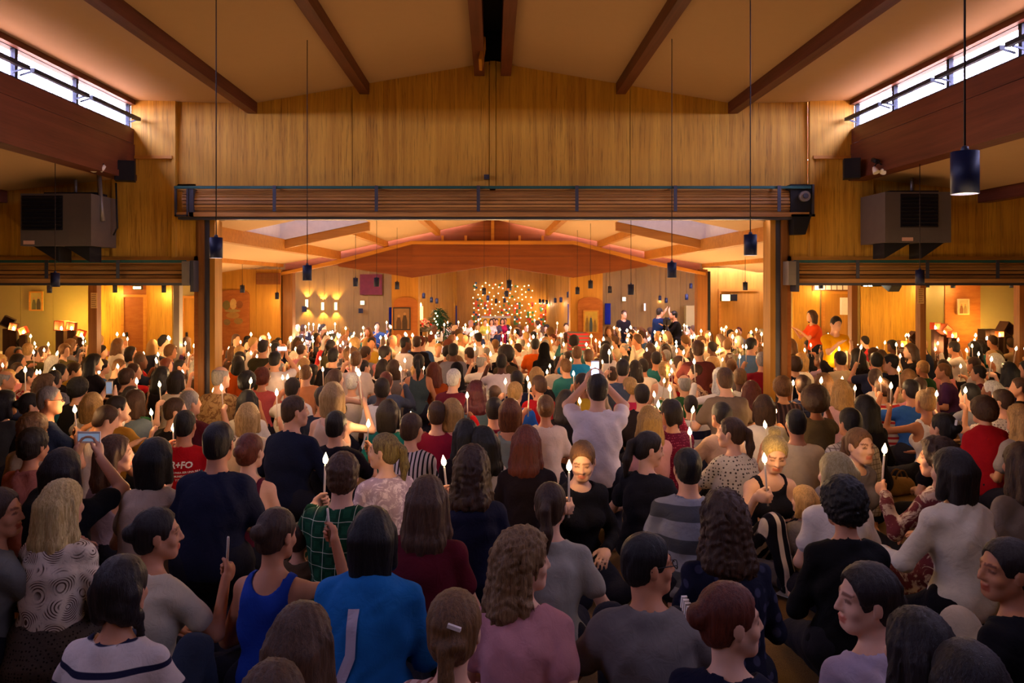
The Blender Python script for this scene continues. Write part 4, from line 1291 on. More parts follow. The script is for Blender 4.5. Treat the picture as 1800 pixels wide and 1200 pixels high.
        if md == 'grip': e1 = b + u * 0.03 + t * 0.02 + n * 0.02; e2 = e1 + u * 0.022 + n * 0.022
        else: e1 = b + u * 0.03 + t * 0.026 + n * 0.012; e2 = e1 + u * 0.03 + t * 0.004 + n * 0.006
        f.cone(b, 0.015, e1, 0.0115, 0.012); f.cone(e1, 0.0115, e2, 0.0095, 0.004)
    def limb_leg(s, f, sx, inf=0.0, upto=2.0):
        hip, kn, an, to = s.leg[sx]; w = 0.5 + 0.5 * s.wide
        f.cone(hip, 0.088 * w, kn, 0.058 * w, 0.04, inf=inf)
        f.cone(kn, 0.056, kn + (an - kn) * min(1, upto - 0.65 if upto < 1.65 else 1), 0.036, 0.03, inf=inf)
    def head(s, f, fine=True):
        H, R = s.H, s.HR
        def T(x, y, z): return H + R @ A_([x, y, z])
        f.ell(T(0, -0.012, 0.028), (0.072, 0.092, 0.086), 0.02, R)
        f.ell(T(0, 0.028, -0.035), (0.060, 0.062, 0.078), 0.03, R)
        f.cone(T(-0.014, 0.062, -0.098), 0.02, T(0.014, 0.062, -0.098), 0.02, 0.03)
        for sx in (-1, 1): f.cone(T(sx * 0.05, 0.0, -0.055), 0.022, T(sx * 0.02, 0.055, -0.095), 0.018, 0.03)
        f.cone(s.N + A_([0, -0.015, -0.02]), 0.06 if s.male else 0.052, T(0, -0.022, -0.06), 0.056 if s.male else 0.047, 0.03)
        if fine:
            f.cone(T(0, 0.088, 0.006), 0.009, T(0, 0.105, -0.032), 0.0115, 0.012)
            for sx in (-1, 1):
                f.ell(T(sx * 0.013, 0.093, -0.036), (0.009, 0.01, 0.008), 0.008, R)
                f.cone(T(sx * 0.012, 0.083, 0.020), 0.010, T(sx * 0.045, 0.066, 0.020), 0.011, 0.012)
                f.ell(T(sx * 0.031, 0.094, 0.000), (0.017, 0.014, 0.011), 0.008, R, sub=True)
                f.ell(T(sx * 0.031, 0.072, -0.001), (0.014, 0.0125, 0.0115), 0.003, R)
                f.ell(T(sx * 0.04, 0.062, -0.035), (0.024, 0.02, 0.022), 0.02, R)
                f.ell(T(sx * 0.079, -0.006, -0.012), (0.008, 0.020, 0.033), 0.008, R)
            f.ell(T(0, 0.088, -0.063), (0.024, 0.010, 0.007), 0.006, R); f.ell(T(0, 0.086, -0.076), (0.020, 0.011, 0.008), 0.006, R)
        else:
            f.cone(T(0, 0.085, 0.0), 0.012, T(0, 0.10, -0.032), 0.014, 0.02)
            for sx in (-1, 1): f.ell(T(sx * 0.079, -0.006, -0.012), (0.01, 0.022, 0.033), 0.01, R)
    def feet(s, f):
        for sx in (-1, 1):
            hip, kn, an, to = s.leg[sx]
            f.cone(an, 0.034, an + (to - an) * 0.5, 0.036, 0.02); f.cone(an + (to - an) * 0.5, 0.036, to, 0.026, 0.02)

SKIN_T = {}
def body_tint(V, ps, brow):
    """own colouring of a face: lips, brows, eyes; multiplies the skin colour"""
    q = (V - ps.H) @ ps.HR
    c = np.ones((len(V), 3), np.float32)
    front = q[:, 1] > 0.055
    lip = front & (np.abs(q[:, 0]) < 0.025) & (q[:, 2] < -0.057) & (q[:, 2] > -0.084)
    c[lip] = (0.85, 0.45, 0.42)
    for sx in (-1, 1):
        e = front & (((q[:, 0] - sx * 0.031) / 0.015) ** 2 + ((q[:, 2] + 0.001) / 0.0085) ** 2 < 1)
        c[e] = (0.30, 0.24, 0.22)
        b = front & (np.abs(q[:, 0] - sx * 0.03) < 0.022) & (np.abs(q[:, 2] - 0.024 + 0.1 * np.abs(np.abs(q[:, 0]) - 0.03)) < 0.006)
        c[b] = brow
    return c

def folds(f, amp, seed, freq=1.0):
    r = random.Random(seed)
    idx, (x, y, z) = f.near(0.035)
    d = np.zeros(len(x), np.float32)
    for k in range(6):
        a = [r.gauss(0, 1) for _ in range(3)]; n = math.sqrt(sum(q * q for q in a)); w = r.uniform(22, 60) * freq
        ph = 2.2 * np.sin((x * a[1] - y * a[2] + z * a[0]) * 9 + r.uniform(0, 6))
        d += np.sin((x * a[0] + y * a[1] + z * a[2]) / n * w + ph + r.uniform(0, 6))
    f.a[idx] += amp * d / 2.4

def make_top(ps, kind, res, seed=1, hem=None):
    lo, hi = ps.lo.copy(), ps.hi.copy()
    hi[2] = ps.N[2] + 0.17
    f = Field(lo, hi, res)
    loose = {'tank': 0.010, 'tee': 0.014, 'long': 0.017, 'hood': 0.026, 'vest': 0.014}[kind]
    ps.torso(f, inf=loose)
    P, C = ps.P, ps.C
    if kind != 'tank':
        f.cone(C + A_([0, -0.02, 0.02]), 0.122 * ps.wide, P + A_([0, -0.02, 0.04]), 0.135 * ps.wide, 0.05, inf=loose - 0.014)
    for sx in (-1, 1):
        if kind in ('tee',): ps.limb_arm(f, sx, 0.019, 0.60)
        if kind in ('long', 'hood'): ps.limb_arm(f, sx, 0.014 if kind == 'long' else 0.021, 1.93)
    if kind == 'hood':
        N = ps.N
        f.cone(N + A_([-0.075, -0.06, 0.0]), 0.05, N + A_([0.075, -0.06, 0.0]), 0.05, 0.03)
        f.cone(N + A_([-0.06, -0.10, -0.05]), 0.045, N + A_([0.06, -0.10, -0.05]), 0.045, 0.03)
        f.cone(N + A_([0.08, -0.03, 0.0]), 0.04, N + A_([0.06, 0.06, -0.03]), 0.03, 0.03); f.cone(N + A_([-0.08, -0.03, 0.0]), 0.04, N + A_([-0.06, 0.06, -0.03]), 0.03, 0.03)
    folds(f, 0.0055 if kind != 'tank' else 0.003, seed)
    if kind == 'tank':
        for sx in (-1, 1): f.ell(ps.S[sx] + A_([sx * 0.03, 0, -0.02]), (0.075, 0.13, 0.12), 0.01, sub=True)
    if kind in ('tank',):
        f.ell(ps.N + A_([0, 0.0, 0.0]), (0.085, 0.13, 0.075), 0.01, sub=True)
    elif kind != 'hood':
        f.ell(ps.N + A_([0, 0.02, 0.035]), (0.082, 0.095, 0.055), 0.008, sub=True)
    f.clip((0, 0, 1), max(0.012, (ps.st - 0.06) if hem is None else hem))
    return f

def make_bottom(ps, kind, res, seed=2):
    f = Field(ps.lo, ps.hi * A_([1, 1, 0]) + A_([0, 0, ps.P[2] + 0.35 if ps.legs != 'kneesup' else max(0.65, ps.P[2] + 0.3)]), res)
    P = ps.P; w = ps.wide
    f.cone(P + A_([-0.075 * w, -0.01, 0.0]), 0.13 * w, P + A_([0.075 * w, -0.01, 0.0]), 0.13 * w, 0.04)
    f.cone(P, 0.12 * w, P + A_([0, 0, 0.10]), 0.115 * w, 0.03)
    if kind == 'skirt':
        for sx in (-1, 1):
            ps.limb_leg(f, sx, 0.03)
        kn = (ps.leg[-1][1] + ps.leg[1][1]) / 2
        f.cone(P + A_([0, 0.05, -0.02]), 0.16, kn, 0.12, 0.08)
        f.cone(P + A_([0, -0.04, -0.02]), 0.17, P + A_([0, -0.06, -ps.st * 0.6]), 0.19, 0.06)
    else:
        for sx in (-1, 1): ps.limb_leg(f, sx, 0.016, 2.0 if kind != 'shorts' else 0.9)
        if ps.legs in ('kneel',) : f.cone(P, 0.12, P + A_([0, 0.1, -ps.st * 0.5]), 0.09, 0.05)
    folds(f, 0.004, seed + 5)
    f.clip((0, 0, 1), 0.004)
    return f

def make_body(ps, res, fine, covers, brow=(0.3, 0.2, 0.15), csize=0.06):
    f = Field(ps.lo, ps.hi, res)
    ps.torso(f)
    for sx in (-1, 1):
        ps.limb_arm(f, sx); ps.limb_leg(f, sx)
    ps.feet(f)
    ps.head(f, fine)
    for sx in (-1, 1): ps.hand_solid(f, sx, fine)
    f.clip((0, 0, 1), 0.002)
    V, F = f.nets()
    hid = np.zeros(len(V), bool)
    for c in covers:
        inside = np.all((V > c.lo + c.res * 2) & (V < c.lo + (c.n - 3) * c.res), 1)
        hid |= inside & (c.sample(V) < -0.012)
    V2, Q, T = cluster(V, F, hid, csize)
    col = body_tint(V2, ps, brow) if fine else None
    return V2, Q, T, col

# ------------------------------------------------------------------ hair, modelled in head space (face towards +y)
def make_hair(style, res, seed=3):
    f = Field((-0.24, -0.34, -0.62 if style in ('long', 'verylong', 'braid', 'pony', 'longcurl') else -0.30), (0.24, 0.16, 0.26), res)
    r = random.Random(seed)
    t = {'short': 0.012, 'buzz': 0.006, 'bob': 0.018, 'long': 0.017, 'verylong': 0.018, 'pony': 0.010, 'bun': 0.011, 'topbun': 0.011, 'braid': 0.016, 'afro': 0.065, 'curly': 0.034, 'messy': 0.02,
         'longcurl': 0.028, 'bald': 0.006, 'hijab': 0.02, 'updo': 0.017, 'quiff': 0.018}[style]
    f.ell((0, -0.014, 0.030), (0.072 + t, 0.092 + t, 0.086 + t), 0.02)
    f.ell((0, -0.048, -0.035), (0.060 + t * 0.8, 0.052 + t * 0.8, 0.062), 0.03)
    face = (0.071, 0.075, 0.115)
    strands = 0.003; nose_z = -0.04
    if style in ('short', 'buzz', 'bald', 'quiff', 'curly', 'afro', 'messy', 'pony', 'bun', 'topbun', 'updo', 'braid'):
        pass
    if style == 'quiff': f.ell((0.01, 0.05, 0.105), (0.05, 0.04, 0.03), 0.03)
    if style == 'bob':
        for sx in (-1, 1):
            f.cone((sx * 0.078, -0.015, 0.02), 0.032, (sx * 0.085, 0.0, -0.125), 0.028, 0.03)
            f.cone((sx * 0.055, -0.075, 0.0), 0.045, (sx * 0.05, -0.07, -0.135), 0.042, 0.03)
        f.cone((0, -0.085, 0.0), 0.045, (0, -0.08, -0.14), 0.042, 0.03)
    if style in ('long', 'verylong', 'longcurl'):
        L = {'long': 0.30, 'verylong': 0.46, 'longcurl': 0.30}[style]; wd = 0.045 if style != 'longcurl' else 0.058
        for sx in (-1, 1):
            f.cone((sx * 0.078, -0.02, 0.02), 0.032, (sx * 0.095, -0.03, -0.15), 0.032, 0.03)
            f.cone((sx * 0.095, -0.03, -0.15), 0.032, (sx * (0.085 + 0.02 * r.random()), -0.085, -L * r.uniform(0.8, 1)), 0.018, 0.03)
            f.cone((sx * 0.05, -0.085, 0.0), 0.045, (sx * 0.062, -0.10, -0.18), wd, 0.03)
            f.cone((sx * 0.062, -0.10, -0.18), wd, (sx * 0.048, -0.125, -L * r.uniform(0.9, 1.05)), 0.022, 0.03)
        f.cone((0, -0.095, 0.0), 0.05, (0, -0.115, -0.18), wd, 0.03); f.cone((0, -0.115, -0.18), wd, (0.01, -0.135, -L * 1.02), 0.022, 0.03)
        strands = 0.0048
    if style in ('pony',):
        f.cone((0, -0.105, 0.045), 0.022, (0, -0.142, 0.01), 0.024, 0.01); f.cone((0, -0.142, 0.01), 0.026, (0.01, -0.15, -0.10), 0.032, 0.02)
        f.cone((0.01, -0.15, -0.10), 0.032, (0.0, -0.14, -0.24), 0.012, 0.02)
    if style == 'bun': f.ell((0, -0.118, 0.015), (0.045, 0.038, 0.042), 0.012)
    if style == 'topbun': f.ell((0, -0.075, 0.122), (0.042, 0.042, 0.036), 0.01)
    if style == 'updo':
        for k in range(9):
            f.ell((r.uniform(-0.05, 0.05), -0.105 + r.uniform(-.015, .015), r.uniform(-0.05, 0.05)), (0.03, 0.028, 0.026), 0.008)
        f.cone((0.0, -0.125, -0.03), 0.026, (0.01, -0.145, -0.14), 0.028, 0.015); f.cone((0.01, -0.145, -0.14), 0.028, (0.0, -0.14, -0.20), 0.01, 0.015)
    if style == 'braid':
        for k in range(11):
            p = (0.075 + 0.004 * (k % 2), -0.03 + 0.006 * k, -0.08 - 0.022 * k)
            f.ell(p, (0.019 - 0.0007 * k, 0.017, 0.017), 0.004)
        f.cone((0.03, -0.07, -0.05), 0.045, (0.07, -0.03, -0.085), 0.025, 0.02)
        for sx in (-1, 1): f.cone((sx * 0.06, -0.05, 0), 0.04, (sx * 0.05, -0.055, -0.08), 0.036, 0.02)
    if style == 'hijab':
        f.cone((0, -0.03, -0.05), 0.085, (0, -0.02, -0.16), 0.10, 0.04); f.cone((0, -0.03, -0.16), 0.11, (0, -0.05, -0.24), 0.15, 0.04); strands = 0.0015
    idx, (x, y, z) = f.near(0.04)
    if style in ('afro', 'curly', 'longcurl', 'messy'):
        q = {'afro': 0.010, 'curly': 0.009, 'longcurl': 0.010, 'messy': 0.006}[style]; w = {'afro': 95, 'curly': 110, 'longcurl': 75, 'messy': 90}[style]
        f.a[idx] += q * np.sin(w * x + 3 * np.sin(50 * y)) * np.sin(w * y + 2.5 * np.sin(45 * z)) * np.cos(w * z + 3 * np.sin(40 * x))
    th = np.arctan2(x, -(y - 0.02))
    tw = th + 0.10 * np.sin(9 * z + 3 * th + seed) + 0.05 * np.sin(23 * z + 7 * th)
    f.a[idx] += strands * 0.5 * (np.sin(19 * tw + seed) + 0.8 * np.sin(43 * tw + 5 * z) + 0.55 * np.sin(77 * tw - 9 * z))
    # open the face, ears and nape
    if style == 'hijab': f.ell((0, 0.115, -0.035), (0.062, 0.07, 0.09), 0.006, sub=True)
    else:
        f.ell((0, 0.108, -0.03), (0.086, 0.085, 0.112), 0.012, sub=True)
        if style in ('short', 'buzz', 'bald', 'quiff', 'pony', 'bun', 'topbun', 'updo'):
            for sx in (-1, 1): f.ell((sx * 0.095, 0.01, -0.04), (0.03, 0.036, 0.055), 0.008, sub=True)
            if style in ('short', 'buzz', 'bald', 'quiff', 'bun', 'topbun'): f.clip((0, -0.35, 1), -0.058)
        if style == 'bald': f.ell((0, 0.03, 0.12), (0.085, 0.13, 0.06), 0.01, sub=True)
        if style == 'curly': f.clip((0, -0.2, 1), -0.075)
        if style == 'messy': f.clip((0, -0.2, 1), -0.09)
    return f

# ------------------------------------------------------------------ people
def fabric(hexc, pat=None, hex2='202020'):
    key = ('fab', hexc, pat, hex2 if pat else '')
    if key in MATS: return MATS[key]
    m, nt, b = new_mat('fabric_' + hexc)
    c = lin(hexc); v = coords(nt)
    f = noise(nt, v, 14.0, 3)
    col = mixc(nt, f, [x * 0.82 for x in c], [min(1, x * 1.12) for x in c])
    if pat:
        kind, _, par = pat.partition(':'); par = float(par or 60)
        c2 = lin(hex2)
        def wave(axis, freq, lo, hi):
            sp = node(nt, 'ShaderNodeSeparateXYZ'); nt.links.new(v, sp.inputs[0])
            a = node(nt, 'ShaderNodeMath', operation='MULTIPLY'); a.inputs[1].default_value = freq
            nt.links.new(sp.outputs[axis], a.inputs[0])
            s_ = node(nt, 'ShaderNodeMath', operation='SINE'); nt.links.new(a.outputs[0], s_.inputs[0])
            return ramp(nt, s_.outputs[0], lo, hi)
        if kind == 'hstripe': col = mixc(nt, wave('Z', par, 0.72, 0.82), col, c2)
        elif kind == 'band': col = mixc(nt, wave('Z', par, 0.1, 0.2), col, c2)
        elif kind == 'vstripe': col = mixc(nt, wave('X', par, 0.2, 0.4), col, c2)
        elif kind == 'plaid':
            col = mixc(nt, wave('X', par, -0.1, 0.1), col, [x * 0.55 for x in c])
            col = mixc(nt, wave('Z', par, -0.1, 0.1), col, [x * 0.7 for x in c])
            col = mixc(nt, wave('X', par, 0.990, 0.997), col, c2); col = mixc(nt, wave('Z', par, 0.990, 0.997), col, c2)
        elif kind == 'check':
            col = mixc(nt, wave('X', par, 0.8, 0.9), col, c2); col = mixc(nt, wave('Z', par, 0.8, 0.9), col, c2)
        elif kind == 'dots':
            vo = node(nt, 'ShaderNodeTexVoronoi'); vo.inputs['Scale'].default_value = par; vo.inputs['Randomness'].default_value = 0.35; nt.links.new(v, vo.inputs['Vector'])
            col = mixc(nt, ramp(nt, vo.outputs['Distance'], 0.34, 0.26), col, c2)
        elif kind == 'floral':
            col = mixc(nt, ramp(nt, noise(nt, v, par, 4, 0.7, 1.5), 0.50, 0.58), col, c2)
        elif kind == 'crochet':
            vo = node(nt, 'ShaderNodeTexVoronoi', feature='DISTANCE_TO_EDGE'); vo.inputs['Scale'].default_value = 9; nt.links.new(v, vo.inputs['Vector'])
            w = node(nt, 'ShaderNodeTexVoronoi'); w.inputs['Scale'].default_value = 9; nt.links.new(v, w.inputs['Vector'])
            mm = node(nt, 'ShaderNodeMath', operation='MULTIPLY'); mm.inputs[1].default_value = 70; nt.links.new(w.outputs['Distance'], mm.inputs[0])
            si = node(nt, 'ShaderNodeMath', operation='SINE'); nt.links.new(mm.outputs[0], si.inputs[0])
            a = node(nt, 'ShaderNodeMath', operation='MULTIPLY'); nt.links.new(ramp(nt, si.outputs[0], 0.1, 0.5), a.inputs[0]); nt.links.new(ramp(nt, vo.outputs['Distance'], 0.05, 0.14), a.inputs[1])
            col = mixc(nt, a.outputs[0], col, c2)
    nt.links.new(col, b.inputs['Base Color'])
    b.inputs['Roughness'].default_value = 0.9
    b.inputs['Specular IOR Level'].default_value = 0.15
    v2 = coords(nt, (1, 1, 1))
    bump(nt, noise(nt, v2, 17.0, 4, 0.5, 1.2), b, 0.4, 0.015)
    MATS[key] = m
    return m

def skin_mat(hexc):
    key = ('skin', hexc)
    if key in MATS: return MATS[key]
    m, nt, b = new_mat('skin_' + hexc)
    c = lin(hexc); v = coords(nt)
    col = mixc(nt, noise(nt, v, 22.0, 3), [x * 0.9 for x in c], [min(1, x * 1.08) for x in c])
    at_ = node(nt, 'ShaderNodeAttribute', attribute_name='tint')
    mu = node(nt, 'ShaderNodeMix', data_type='RGBA', blend_type='MULTIPLY')
    fs = [i for i in mu.inputs if i.name == 'Factor'][0]; fs.default_value = 1
    ab = [i for i in mu.inputs if i.type == 'RGBA']
    nt.links.new(col, ab[0]); nt.links.new(at_.outputs['Color'], ab[1])
    nt.links.new([o for o in mu.outputs if o.type == 'RGBA'][0], b.inputs['Base Color'])
    b.inputs['Roughness'].default_value = 0.55
    b.inputs['Specular IOR Level'].default_value = 0.3
    MATS[key] = m
    return m

def hair_mat(hexc, hex2=None):
    key = ('hair', hexc, hex2)
    if key in MATS: return MATS[key]
    m, nt, b = new_mat('hair_' + hexc)
    c = lin(hexc); d = lin(hex2) if hex2 else [min(1, x * 1.9 + 0.004) for x in c]
    v = coords(nt, (1, 1, 0.10))
    f = noise(nt, v, 120.0, 4, 0.75, 0.8)
    col = mixc(nt, ramp(nt, f, 0.35, 0.72), [x * 0.7 for x in c], d)
    nt.links.new(col, b.inputs['Base Color'])
    b.inputs['Roughness'].default_value = 0.5
    b.inputs['Specular IOR Level'].default_value = 0.4
    bump(nt, f, b, 0.8, 0.008)
    MATS[key] = m
    return m

SKINS = ['d8a07c', 'c98a64', 'dba888', 'b87a54', '8a5638', 'e0b090', '5a3522', 'cc9070']
HAIRC = {'dk': '1a100c', 'bk': '0c0a0a', 'br': '3a2414', 'lb': '6a4826', 'bl': 'a8824a', 'pb': 'd0b078', 'rd': '5a2412', 'gy': '8a847c', 'wh': 'c8c0b4', 'mb': '4e3420', 'yb': 'b09858'}
MESHES = {}
PERSONS = []          # (object, world head position, ref phrase, candle world position or None)
TOPNAME = {'tee': 't_shirt', 'long': 'sweater', 'tank': 'tank_top', 'hood': 'hoodie', 'vest': 'vest'}

def get_parts(key, lod):
    """meshes of a pose with clothing, shared between everyone posed alike"""
    k = (key, lod)
    if k in MESHES: return MESHES[k]
    h, legs, hyaw, hpitch, arms, lean, male, wide, twist, top, bottom, seed = key
    ps = Pose(h, legs, hyaw, hpitch, arms, lean, male, wide, twist)
    rb, rt, rl, cs = ((0.0078, 0.011, 0.018, 0.05), (0.0105, 0.0145, 0.022, 0.06), (0.017, 0.02, 0.026, 0.08), (0.026, 0.03, 0.034, 0.1), (0.042, 0.045, 0.05, 0.15))[lod]
    ft = make_top(ps, top, rt, seed); fb = make_bottom(ps, bottom, rl, seed)
    V, Q, T, col = make_body(ps, rb, lod < 2, [ft, fb], csize=cs)
    if lod == 4:
        MESHES[k] = (ps, (V, Q, T), ft.nets(), fb.nets()); return MESHES[k]
    if col is None: col = np.ones((len(V), 3), np.float32)
    body = to_mesh('body', V, Q, T, col)
    tv, tf = ft.nets(); bv, bf = fb.nets()
    MESHES[k] = (ps, body, to_mesh(TOPNAME[top], tv, tf), to_mesh(bottom, bv, bf))
    return MESHES[k]

def get_hair(style, lod, seed):
    k = ('hair', style, lod, seed)
    if k not in MESHES:
        f = make_hair(style, (0.0075, 0.010, 0.014, 0.020, 0.032)[lod], seed)
        V, F = f.nets()
        MESHES[k] = (V, F) if lod == 4 else to_mesh('hair', V, F)
    return MESHES[k]

def locate(px, py, h, y_off=0.0):
    d = FOC * (1.89 - h) / (py - VY - 27.0)
    return d

def person(px, py, ref, top='tee', tc='808080', hair='short', hc='br', h=0.78, by=0, hy=0, arms='lap', legs=None, male=False, bottom='trousers', bc='23232c',
           skin=0, sc=1.0, pat=None, c2='202020', hp=0, lean=0.06, wide=1.0, twist=0, label=None, lod=None, seed=None, pos=None, hs=None, bpat=None, bc2='d8c8b0', d=None):
    if pos is None and d is None and 640 < py < 800 and 0.84 < h < 1.01: h = round(0.78 + (h - 0.78) * 0.4, 2)
    if legs is None: legs = 'cross' if h < 0.80 else ('kneel' if h < 1.3 else 'stand')
    if pos is None:
        if d is None: d = locate(px, py, h * sc)
        hx = X(px, d); hyy = d
    else:
        hx, hyy = pos; d = hyy
    if lod is None: lod = 0 if d < 4.3 else 1 if d < 6.4 else 2 if d < 12 else 3
    if seed is None: seed = int(px * 7 + py * 13) % 97 if lod < 2 else 1
    key = (h, legs, hy, hp, arms, lean, male, wide, twist, top, bottom, seed)
    ps, bme, tme, lme = get_parts(key, lod)
    a = -math.radians(by)
    ca, sa = math.cos(a), math.sin(a)
    ox, oy = ps.H[0] * sc, ps.H[1] * sc
    x = hx - (ca * ox - sa * oy); y = hyy - (sa * ox + ca * oy)
    root = empty('person', (x, y, floor_z(y)), a)
    root.scale = (sc, sc, sc)
    link('body', bme, root, skin_mat(SKINS[skin]))
    link(TOPNAME[top], tme, root, fabric(tc, pat, c2))
    link(bottom, lme, root, fabric(bc, bpat, bc2))
    hm = hair_mat(HAIRC.get(hc, hc), hs) if hair != 'hijab' else fabric(HAIRC.get(hc, hc))
    ho = link('hair' if hair != 'hijab' else 'head_scarf', get_hair(hair, lod, seed % 5 if lod < 2 else 1), root, hm)
    ho.matrix_local = ps.headmat()
    M = Matrix.Translation((x, y, floor_z(y))) @ Matrix.Rotation(a, 4, 'Z') @ Matrix.Scale(sc, 4)
    cw = M @ Vector(ps.candle) if ps.candle is not None else None
    root['category'] = 'person'
    if label: root['label'] = label
    PERSONS.append(dict(o=root, head=Vector((hx, hyy, floor_z(y) + h * sc)), ref=ref, candle=cw, arms=arms, ps=ps, M=M, top=[c for c in root.children if c.name.startswith(TOPNAME[top])][0], y=y, x=x, d=d))
    return PERSONS[-1]

# ---- people one can pick out, nearest first: pixel of the head centre, phrase, clothes, hair
W0 = 'e6dfd6'; CR = 'd8ccb4'; NV = '1c2238'; BKC = '15141a'; GR = '8c8a88'; MR = '6a1826'; RED = 'b8161e'; PK = 'cf8c90'; DEN = '28303f'
def catalogue():
    P = person
    # nearest rows
    P(112, 885, 'person in white crochet sweater', 'long', 'e4d8c4', 'long', 'c09a4c', arms='lap', pat='crochet', c2='5a4638', bottom='skirt', bc='5a5048', bpat='dots:60', bc2='2a2622', hs='f0d898', h=0.82, by=8, hy=12, label='person in white crochet sweater and grey skirt sitting with back turned')
    P(215, 1035, 'person in cream top with navy sleeve stripes', 'long', 'd8cbc0', 'braid', 'dk', pat='hstripe:70', c2='23223a', arms='outR', legs='kneesup', h=0.80, by=6, label='person in cream top with navy sleeve stripes, arm over denim knee', skin=1, bc=DEN)
    P(278, 938, 'person in plain cream tee', 'tee', 'cfc2a4', 'bun', 'dk', by=25, hy=40, skin=1, arms='cR', label='person in plain cream tee looking aside, unlit candle in hand')
    P(385, 778, 'person in large navy tee', 'tee', '1e2135', 'short', 'dk', h=1.04, male=True, wide=1.18, by=0, hy=4, skin=1, arms='lap', label='person in large navy tee kneeling tall with back turned')
    P(440, 793, 'person in burgundy sleeveless top', 'tank', '56182a', 'bun', 'rd', h=0.98, by=4, hy=14, skin=2, wide=1.1, label='person in burgundy sleeveless top with one pink bare shoulder')
    P(487, 938, 'person in royal blue sleeveless top', 'tank', '1d3f9c', 'bun', 'br', h=0.76, by=8, hy=22, arms='hR', skin=1, label='person in royal blue sleeveless top holding up an unlit candle', hp=8)
    P(528, 945, 'child in brown shirt', 'tee', '5a4630', 'short', 'br', sc=0.72, by=10, hy=10, h=0.76, label='small child in brown shirt beside the royal blue top', d=4.3)
    P(603, 835, 'person in green plaid shirt', 'long', '1d5034', 'messy', 'mb', pat='plaid:85', c2='c8d8b8', h=0.90, by=4, hy=-6, male=True, arms='cL', skin=2, label='person in green plaid shirt with pale lines, lit candle in hand')
    P(655, 942, 'person in bright blue hoodie', 'hood', '1f6fb4', 'bob', 'bk', h=0.84, by=5, hy=-6, male=True, skin=2, label='person in bright blue hoodie with white mark on back', wide=1.05)
    P(752, 880, 'person in dark red top', 'tee', '5c1420', 'verylong', 'mb', h=0.86, by=8, hy=0, skin=2, label='person in dark red top with sleeves, hair falling to the waist')
    P(830, 822, 'person in navy sweater', 'long', '181a30', 'longcurl', 'br', h=0.88, by=4, hy=6, arms='cL', bottom='trousers', bc='1c5a5a', label='person in navy sweater over teal, lit candle at the side')
    P(532, 1130, 'person hidden up to the crown', 'tee', '4a1a24', 'long', 'mb', h=0.80, by=8, hy=4, label='person at the front edge seen only as smooth brown head', skin=2)
    P(800, 1105, 'person in pale pink striped blouse', 'long', 'e0c4bc', 'updo', 'lb', pat='vstripe:150', c2='b08078', h=0.80, by=16, hy=-4, arms='out', label='person in pale pink striped blouse with silver hair clip', skin=2)
    P(922, 985, 'person in dusty pink tee', 'tee', 'c88c90', 'longcurl', 'lb', h=0.80, by=14, hy=62, arms='fb', hs='a88458', label='person in dusty pink tee looking to the side', skin=2, lean=0.1, bc='7a6a60')
    P(968, 888, 'person in light grey tee', 'tee', 'a09c90', 'pony', 'br', h=0.80, by=6, hy=10, arms='floorR', label='person in light grey tee resting one hand on the floor', skin=2)
    P(1140, 990, 'person in grey tee with glasses', 'tee', '77726e', 'short', 'bk', h=0.80, male=True, by=8, hy=72, arms='out', legs='kneesup', label='person in grey tee and glasses turning head, arm on knee', skin=1, wide=1.05)
    P(1272, 912, 'person in dark speckled blouse', 'long', '17182a', 'longcurl', 'br', pat='dots:14', c2='3a3a50', h=0.86, by=0, hy=0, label='person in dark speckled blouse with long dark hair down')
    P(1208, 822, 'person in grey tee with dark bands', 'tee', '8a8c94', 'short', 'bk', pat='band:34', c2='4a4c50', h=0.84, male=True, by=6, hy=-8, skin=0, label='person in grey tee with two dark bands across the back')
    P(1024, 808, 'person in black zip cardigan', 'long', BKC, 'bun', 'lb', h=0.84, by=165, hy=25, hp=18, arms='cR', skin=5, label='person in black zip cardigan facing the camera, holding long candle')
    P(1142, 788, 'person in black tee, smiling', 'tee', '1c1c22', 'pony', 'dk', h=0.86, by=35, hy=52, hp=10, skin=2, arms='knee', label='person in black tee smiling in profile')
    P(1362, 795, 'person in black scoop top', 'tank', BKC, 'topbun', 'yb', h=0.84, by=170, hy=18, hp=26, arms='cR', skin=5, bpat='vstripe:90', label='person in black scoop top looking down at a lit candle', bc='141218', legs='kneesup')
    P(1412, 878, 'child in grey dress', 'tee', '7c746e', 'bob', 'bl', sc=0.74, h=0.78, by=-14, hy=-22, bottom='skirt', bc='7c746e', skin=5, label='small child in grey dress holding an unlit candle')
    P(1482, 886, 'person in black sweater with boat neck', 'long', '121216', 'curly', 'bk', h=0.86, by=2, hy=-4, label='person in black sweater with wide neckline, short curls', skin=1, wide=1.1)
    P(1468, 832, 'person in white tee behind black sweater', 'tee', 'd8d0c4', 'bob', 'yb', h=0.84, by=-6, hy=-20, skin=2, label='person in white tee with streaked bob behind black sweater', hs='c8b888')
    P(1512, 782, 'person in heather grey tee', 'tee', '7e7880', 'pony', 'lb', h=0.84, by=150, hy=14, skin=5, label='person in heather grey tee looking back to the camera', arms='side')
    P(1672, 828, 'person in ivory long sleeved top', 'long', 'ded6c4', 'bob', 'dk', h=0.95, by=-12, hy=-14, arms='knee', bc='15141c', label='person in ivory long sleeved top and black trousers')
    P(1522, 1052, 'person in pale lilac tee', 'tee', 'b8a8b4', 'updo', 'dk', h=0.80, by=-18, hy=-72, skin=2, label='person in pale lilac tee looking aside with pearl earring', bc='5a3048')
    P(1285, 1088, 'person in midnight blue jacket', 'long', '15162a', 'bun', 'rd', h=0.80, by=22, hy=62, skin=2, label='person in midnight blue jacket in profile with white hair clip', wide=1.1)
